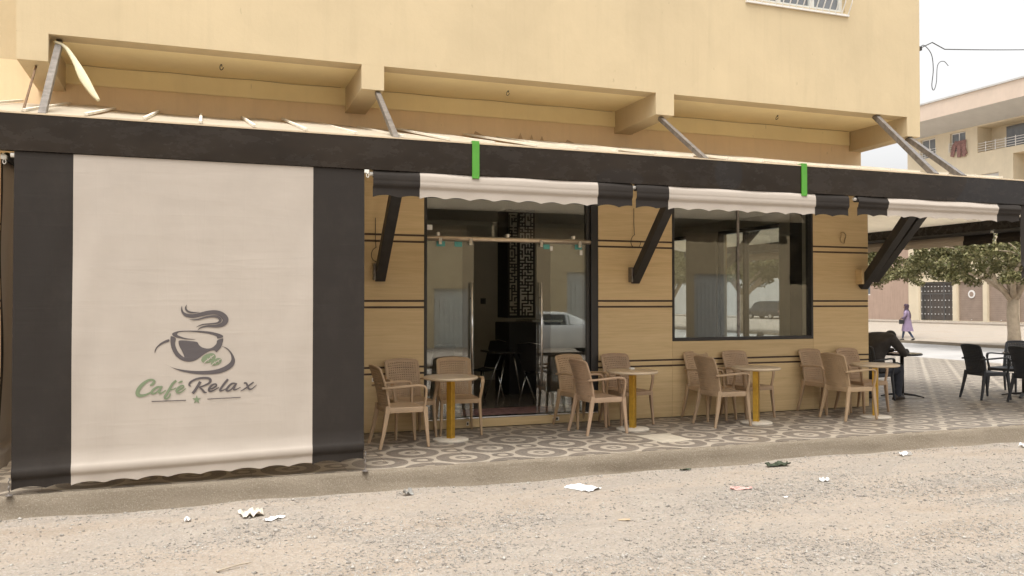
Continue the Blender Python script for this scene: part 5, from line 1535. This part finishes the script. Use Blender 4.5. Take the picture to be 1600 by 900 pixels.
# ================================================================== cars
def car(name, loc, rz, label, paint, van=False):
    t = empty(name, loc, rz); tag(t, label, 'car')
    if van:
        S = [(-2.15, .55, .90, 1.70, .78, .62), (-2.05, .35, .98, 1.82, .86, .70), (-1.2, .30, 1.02, 1.86, .88, .72), (.3, .30, 1.02, 1.84, .88, .72), (.95, .30, 1.0, 1.70, .88, .68), (1.45, .30, .98, 1.15, .87, .70), (1.95, .32, .92, 1.0, .84, .76), (2.2, .45, .75, .80, .70, .66)]
    else:
        S = [(-2.1, .50, .85, .95, .72, .62), (-2.0, .32, .92, 1.12, .82, .66), (-1.45, .25, .95, 1.36, .86, .62), (-.7, .24, .95, 1.46, .87, .60), (.2, .24, .95, 1.44, .87, .60), (.75, .24, .94, 1.22, .87, .64), (1.1, .25, .93, .99, .86, .74), (1.75, .28, .86, .92, .83, .74), (2.1, .42, .72, .76, .66, .60)]
    rings = []
    for (x, zb, zs, zr, w, wr) in S:
        rings.append([(x, -w * .92, zb), (x, -w, zb + .12), (x, -w, zs - .08), (x, -w * .97, zs), (x, -wr, zr - .04), (x, -wr * .8, zr), (x, wr * .8, zr), (x, wr, zr - .04), (x, w * .97, zs), (x, w, zs - .08), (x, w, zb + .12), (x, w * .92, zb)])
    b = MB().loft(rings).build('body', paint, t, smooth=True, auto=35)
    for s in (-1, 1):
        cab = [q for q in S if q[3] - q[2] > .2]
        for q0, q1 in zip(cab[:-1], cab[1:]):
            mb = MB()
            def P(q, f):
                y = q[4] * .97 + (q[5] - q[4] * .97) * f + .006
                return (q[0], s * y, q[2] + (q[3] - .04 - q[2]) * f)
            e = .04
            p = [Vector(P(q0, .14)), Vector(P(q1, .14)), Vector(P(q1, .9)), Vector(P(q0, .9))]
            dx = (p[1] - p[0]) * .05
            p = [p[0] + dx, p[1] - dx, p[2] - dx, p[3] + dx]
            mb.hexa([tuple(v) for v in p] + [(v.x, v.y - s * .012, v.z) for v in p])
            mb.build('side_window', 'car_glass', t)
        for x in (-1.3, 1.32):
            w = MB().tube([(x, s * .70, .31), (x, s * .885, .31)], .31, 24).build('wheel', 'tyre', t, smooth=True, auto=40)
            MB().tube([(x, s * .86, .31), (x, s * .892, .31)], .19, 20).build('rim', 'steel', w, smooth=True, auto=40)
        MB().box(S[-2][0] + .02, S[-2][0] + .17, s * .60 - .10, s * .60 + .10, .62, .74).build('headlight', 'far_white', t, bevel=.02)
        MB().box(S[0][0] - .02, S[0][0] + .06, s * .60 - .09, s * .60 + .09, .72, .86).build('tail_light', 'paper_red', t, bevel=.02)
    return t
car('parked_car', (11.4, -6.2, ST), 0.06, 'white car parked across the street, reflected in the right door leaf', 'car_white')
car('parked_car', (54.5, 72.5, ST), 1.75, 'dark minivan parked far off, seen through the big window', 'car_dark', True)

# ================================================================== odds and ends
def paddle_lamp():
    a, b = Vector((-1.40, 9.47, 4.20)), Vector((-.972, 9.28, 3.598))
    pts = [a, a.lerp(b, .12) + Vector((.05, 0, .02)), a.lerp(b, .35) + Vector((.045, 0, .015)), a.lerp(b, .6) + Vector((.02, 0, .0)), a.lerp(b, .85), b]
    W = [.028, .038, .055, .085, .062, .03]
    c = catmull([(*p, w) for p, w in zip(pts, W)], 4)
    o = MB().sweep([tuple(p[:3]) for p in c], [(float(p[3]), float(.025 + p[3] * .25)) for p in c], (1, .1, .7)).build('lamp_arm', 'lamp_plastic', None, smooth=True, bevel=.012)
    tag(o, 'cream paddle shaped lamp arm dangling from the slab at upper left', 'lamp')
paddle_lamp()
cb = MB()
p0, p1 = Vector((9.76, 9.42, 5.27)), Vector((38, 22.0, 12.55))
cb.tube([p0.lerp(p1, t) - Vector((0, 0, 1.1 * t * (1 - t) - (.10 if .01 < t < .03 else 0))) for t in np.linspace(0, 1, 60)], .008, 5)
cb.tube([tuple(q) for q in catmull([p0 + Vector(q) for q in ((0, 0, 0), (.2, .1, .10), (.5, .25, .04), (.62, .33, -.16), (.60, .34, -.40), (.66, .36, -.46), (.82, .46, -.30), (1.0, .6, .02), (1.5, .95, .22), (2.2, 1.5, .36))], 6)], .006, 5)
cb.box(p0.x - .02, p0.x + .04, p0.y - .02, p0.y + .03, p0.z - .025, p0.z + .03)
tag(cb.build('overhead_cable', 'wire_black', None), 'black overhead cable with a sagging loop leaving the upper wall corner', 'cable')
pole = MB().tube([(38, 22.0, ST), (38, 22.0, 12.8)], [.16, .10], 10).box(37.5, 38.5, 21.9, 22.1, 12.3, 12.4)
tag(pole.build('utility_pole', 'kerb_concrete', None), 'concrete utility pole carrying the overhead cable', 'pole')

# litter on the street
def crumple(name, mat, loc, sx, sy, h, rz, label, seed, n=7, cat='litter'):
    rr = np.random.RandomState(seed)
    hz = rr.rand(n + 1, n + 1) ** 1.5 * h
    jx, jy = rr.uniform(-.3, .3, (2, n + 1, n + 1)) / n
    def fn(u, v):
        i, j = int(round(u * n)), int(round(v * n))
        return ((u - .5 + jx[i, j] * .6) * sx, (v - .5 + jy[i, j] * .6) * sy, .004 + hz[i, j])
    o = MB().grid(fn, n, n).build(name, mat, None)
    o.location = (loc[0], loc[1], gz(loc[0], loc[1])); o.rotation_euler = (0, 0, rz)
    s = o.modifiers.new('thick', 'SOLIDIFY'); s.thickness = .0015
    tag(o, label, cat, 'litter on the street')
def gz(x, y):
    w = lambda kx, ky, p: math.sin(x * kx + y * ky + p)
    return ST - .004 + .010 * w(.9, 1.7, .3) + .007 * w(2.3, -1.1, 1.2) + .004 * w(4.1, 5.3, 2) + .003 * w(-7.7, 6.1, .5) + .03 * 0.6 * math.exp(-((y - 7.88) / .10) ** 2) * (.6 + .4 * w(3.1, 0, .7))
crumple('paper_sheet', 'paper_white', (3.46, 7.44), .21, .30, .02, .5, 'white paper sheet lying near the kerb in mid street', 1)
crumple('cardboard_scrap', 'base_enamel', (.40, 7.47), .17, .20, .05, .2, 'folded pale cardboard scrap near the kerb below the blind', 2)
crumple('paper_strip', 'paper_white', (.57, 7.24), .17, .08, .02, .5, 'white paper strip right of the cardboard scrap', 3)
crumple('wrapper', 'paper_red', (4.90, 6.92), .21, .06, .025, -.15, 'red and white wrapper lying on the gravel', 4)
crumple('rag', 'cloth_dark', (5.93, 7.70), .26, .08, .05, -.2, 'dark green rag by the kerb', 5)
crumple('paper_scrap', 'paper_white', (5.90, 6.93), .09, .09, .03, .9, 'small white paper scrap right of the red wrapper', 6, 5)
crumple('plastic_bag', 'paper_white', (7.72, 7.70), .16, .07, .05, .1, 'white plastic shred at the kerb below the rightmost tan table', 7, 5)
crumple('foil_ball', 'fridge_grey', (1.80, 7.70), .10, .06, .06, .3, 'crumpled silver foil at the kerb below the leftmost table', 8, 5)
crumple('paper_slip', 'tabletop_beige', (3.25, 6.19), .10, .04, .01, -.4, 'yellowish paper slip on the gravel in the foreground', 9, 4)
crumple('plastic_cup', 'paper_white', (9.55, 7.62), .13, .10, .06, .1, 'white crushed plastic litter at the kerb near the right edge', 10, 5)
crumple('paper_scrap', 'paper_white', (-.10, 7.45), .05, .05, .04, .1, 'tiny white paper ball at the kerb left of the cardboard scrap', 12, 4)
crumple('paper_scrap', 'paper_white', (5.05, 6.45), .06, .03, .01, .4, 'tiny white shred on the gravel below the red wrapper', 13, 4)
crumple('leaf_litter', 'cloth_dark', (4.86, 7.86), .12, .04, .02, .0, 'dark dry leaf at the kerb edge below the second table', 14, 4)
st = MB().tube([(.10, 5.98, gz(.1, 5.98) + .012), (.24, 6.06, gz(.24, 6.06) + .02), (.33, 6.12, gz(.33, 6.12) + .012)], [.008, .006, .004], 6).build('stick', 'twig', None)
tag(st, 'pale stick lying on the street at the bottom edge', 'stick')
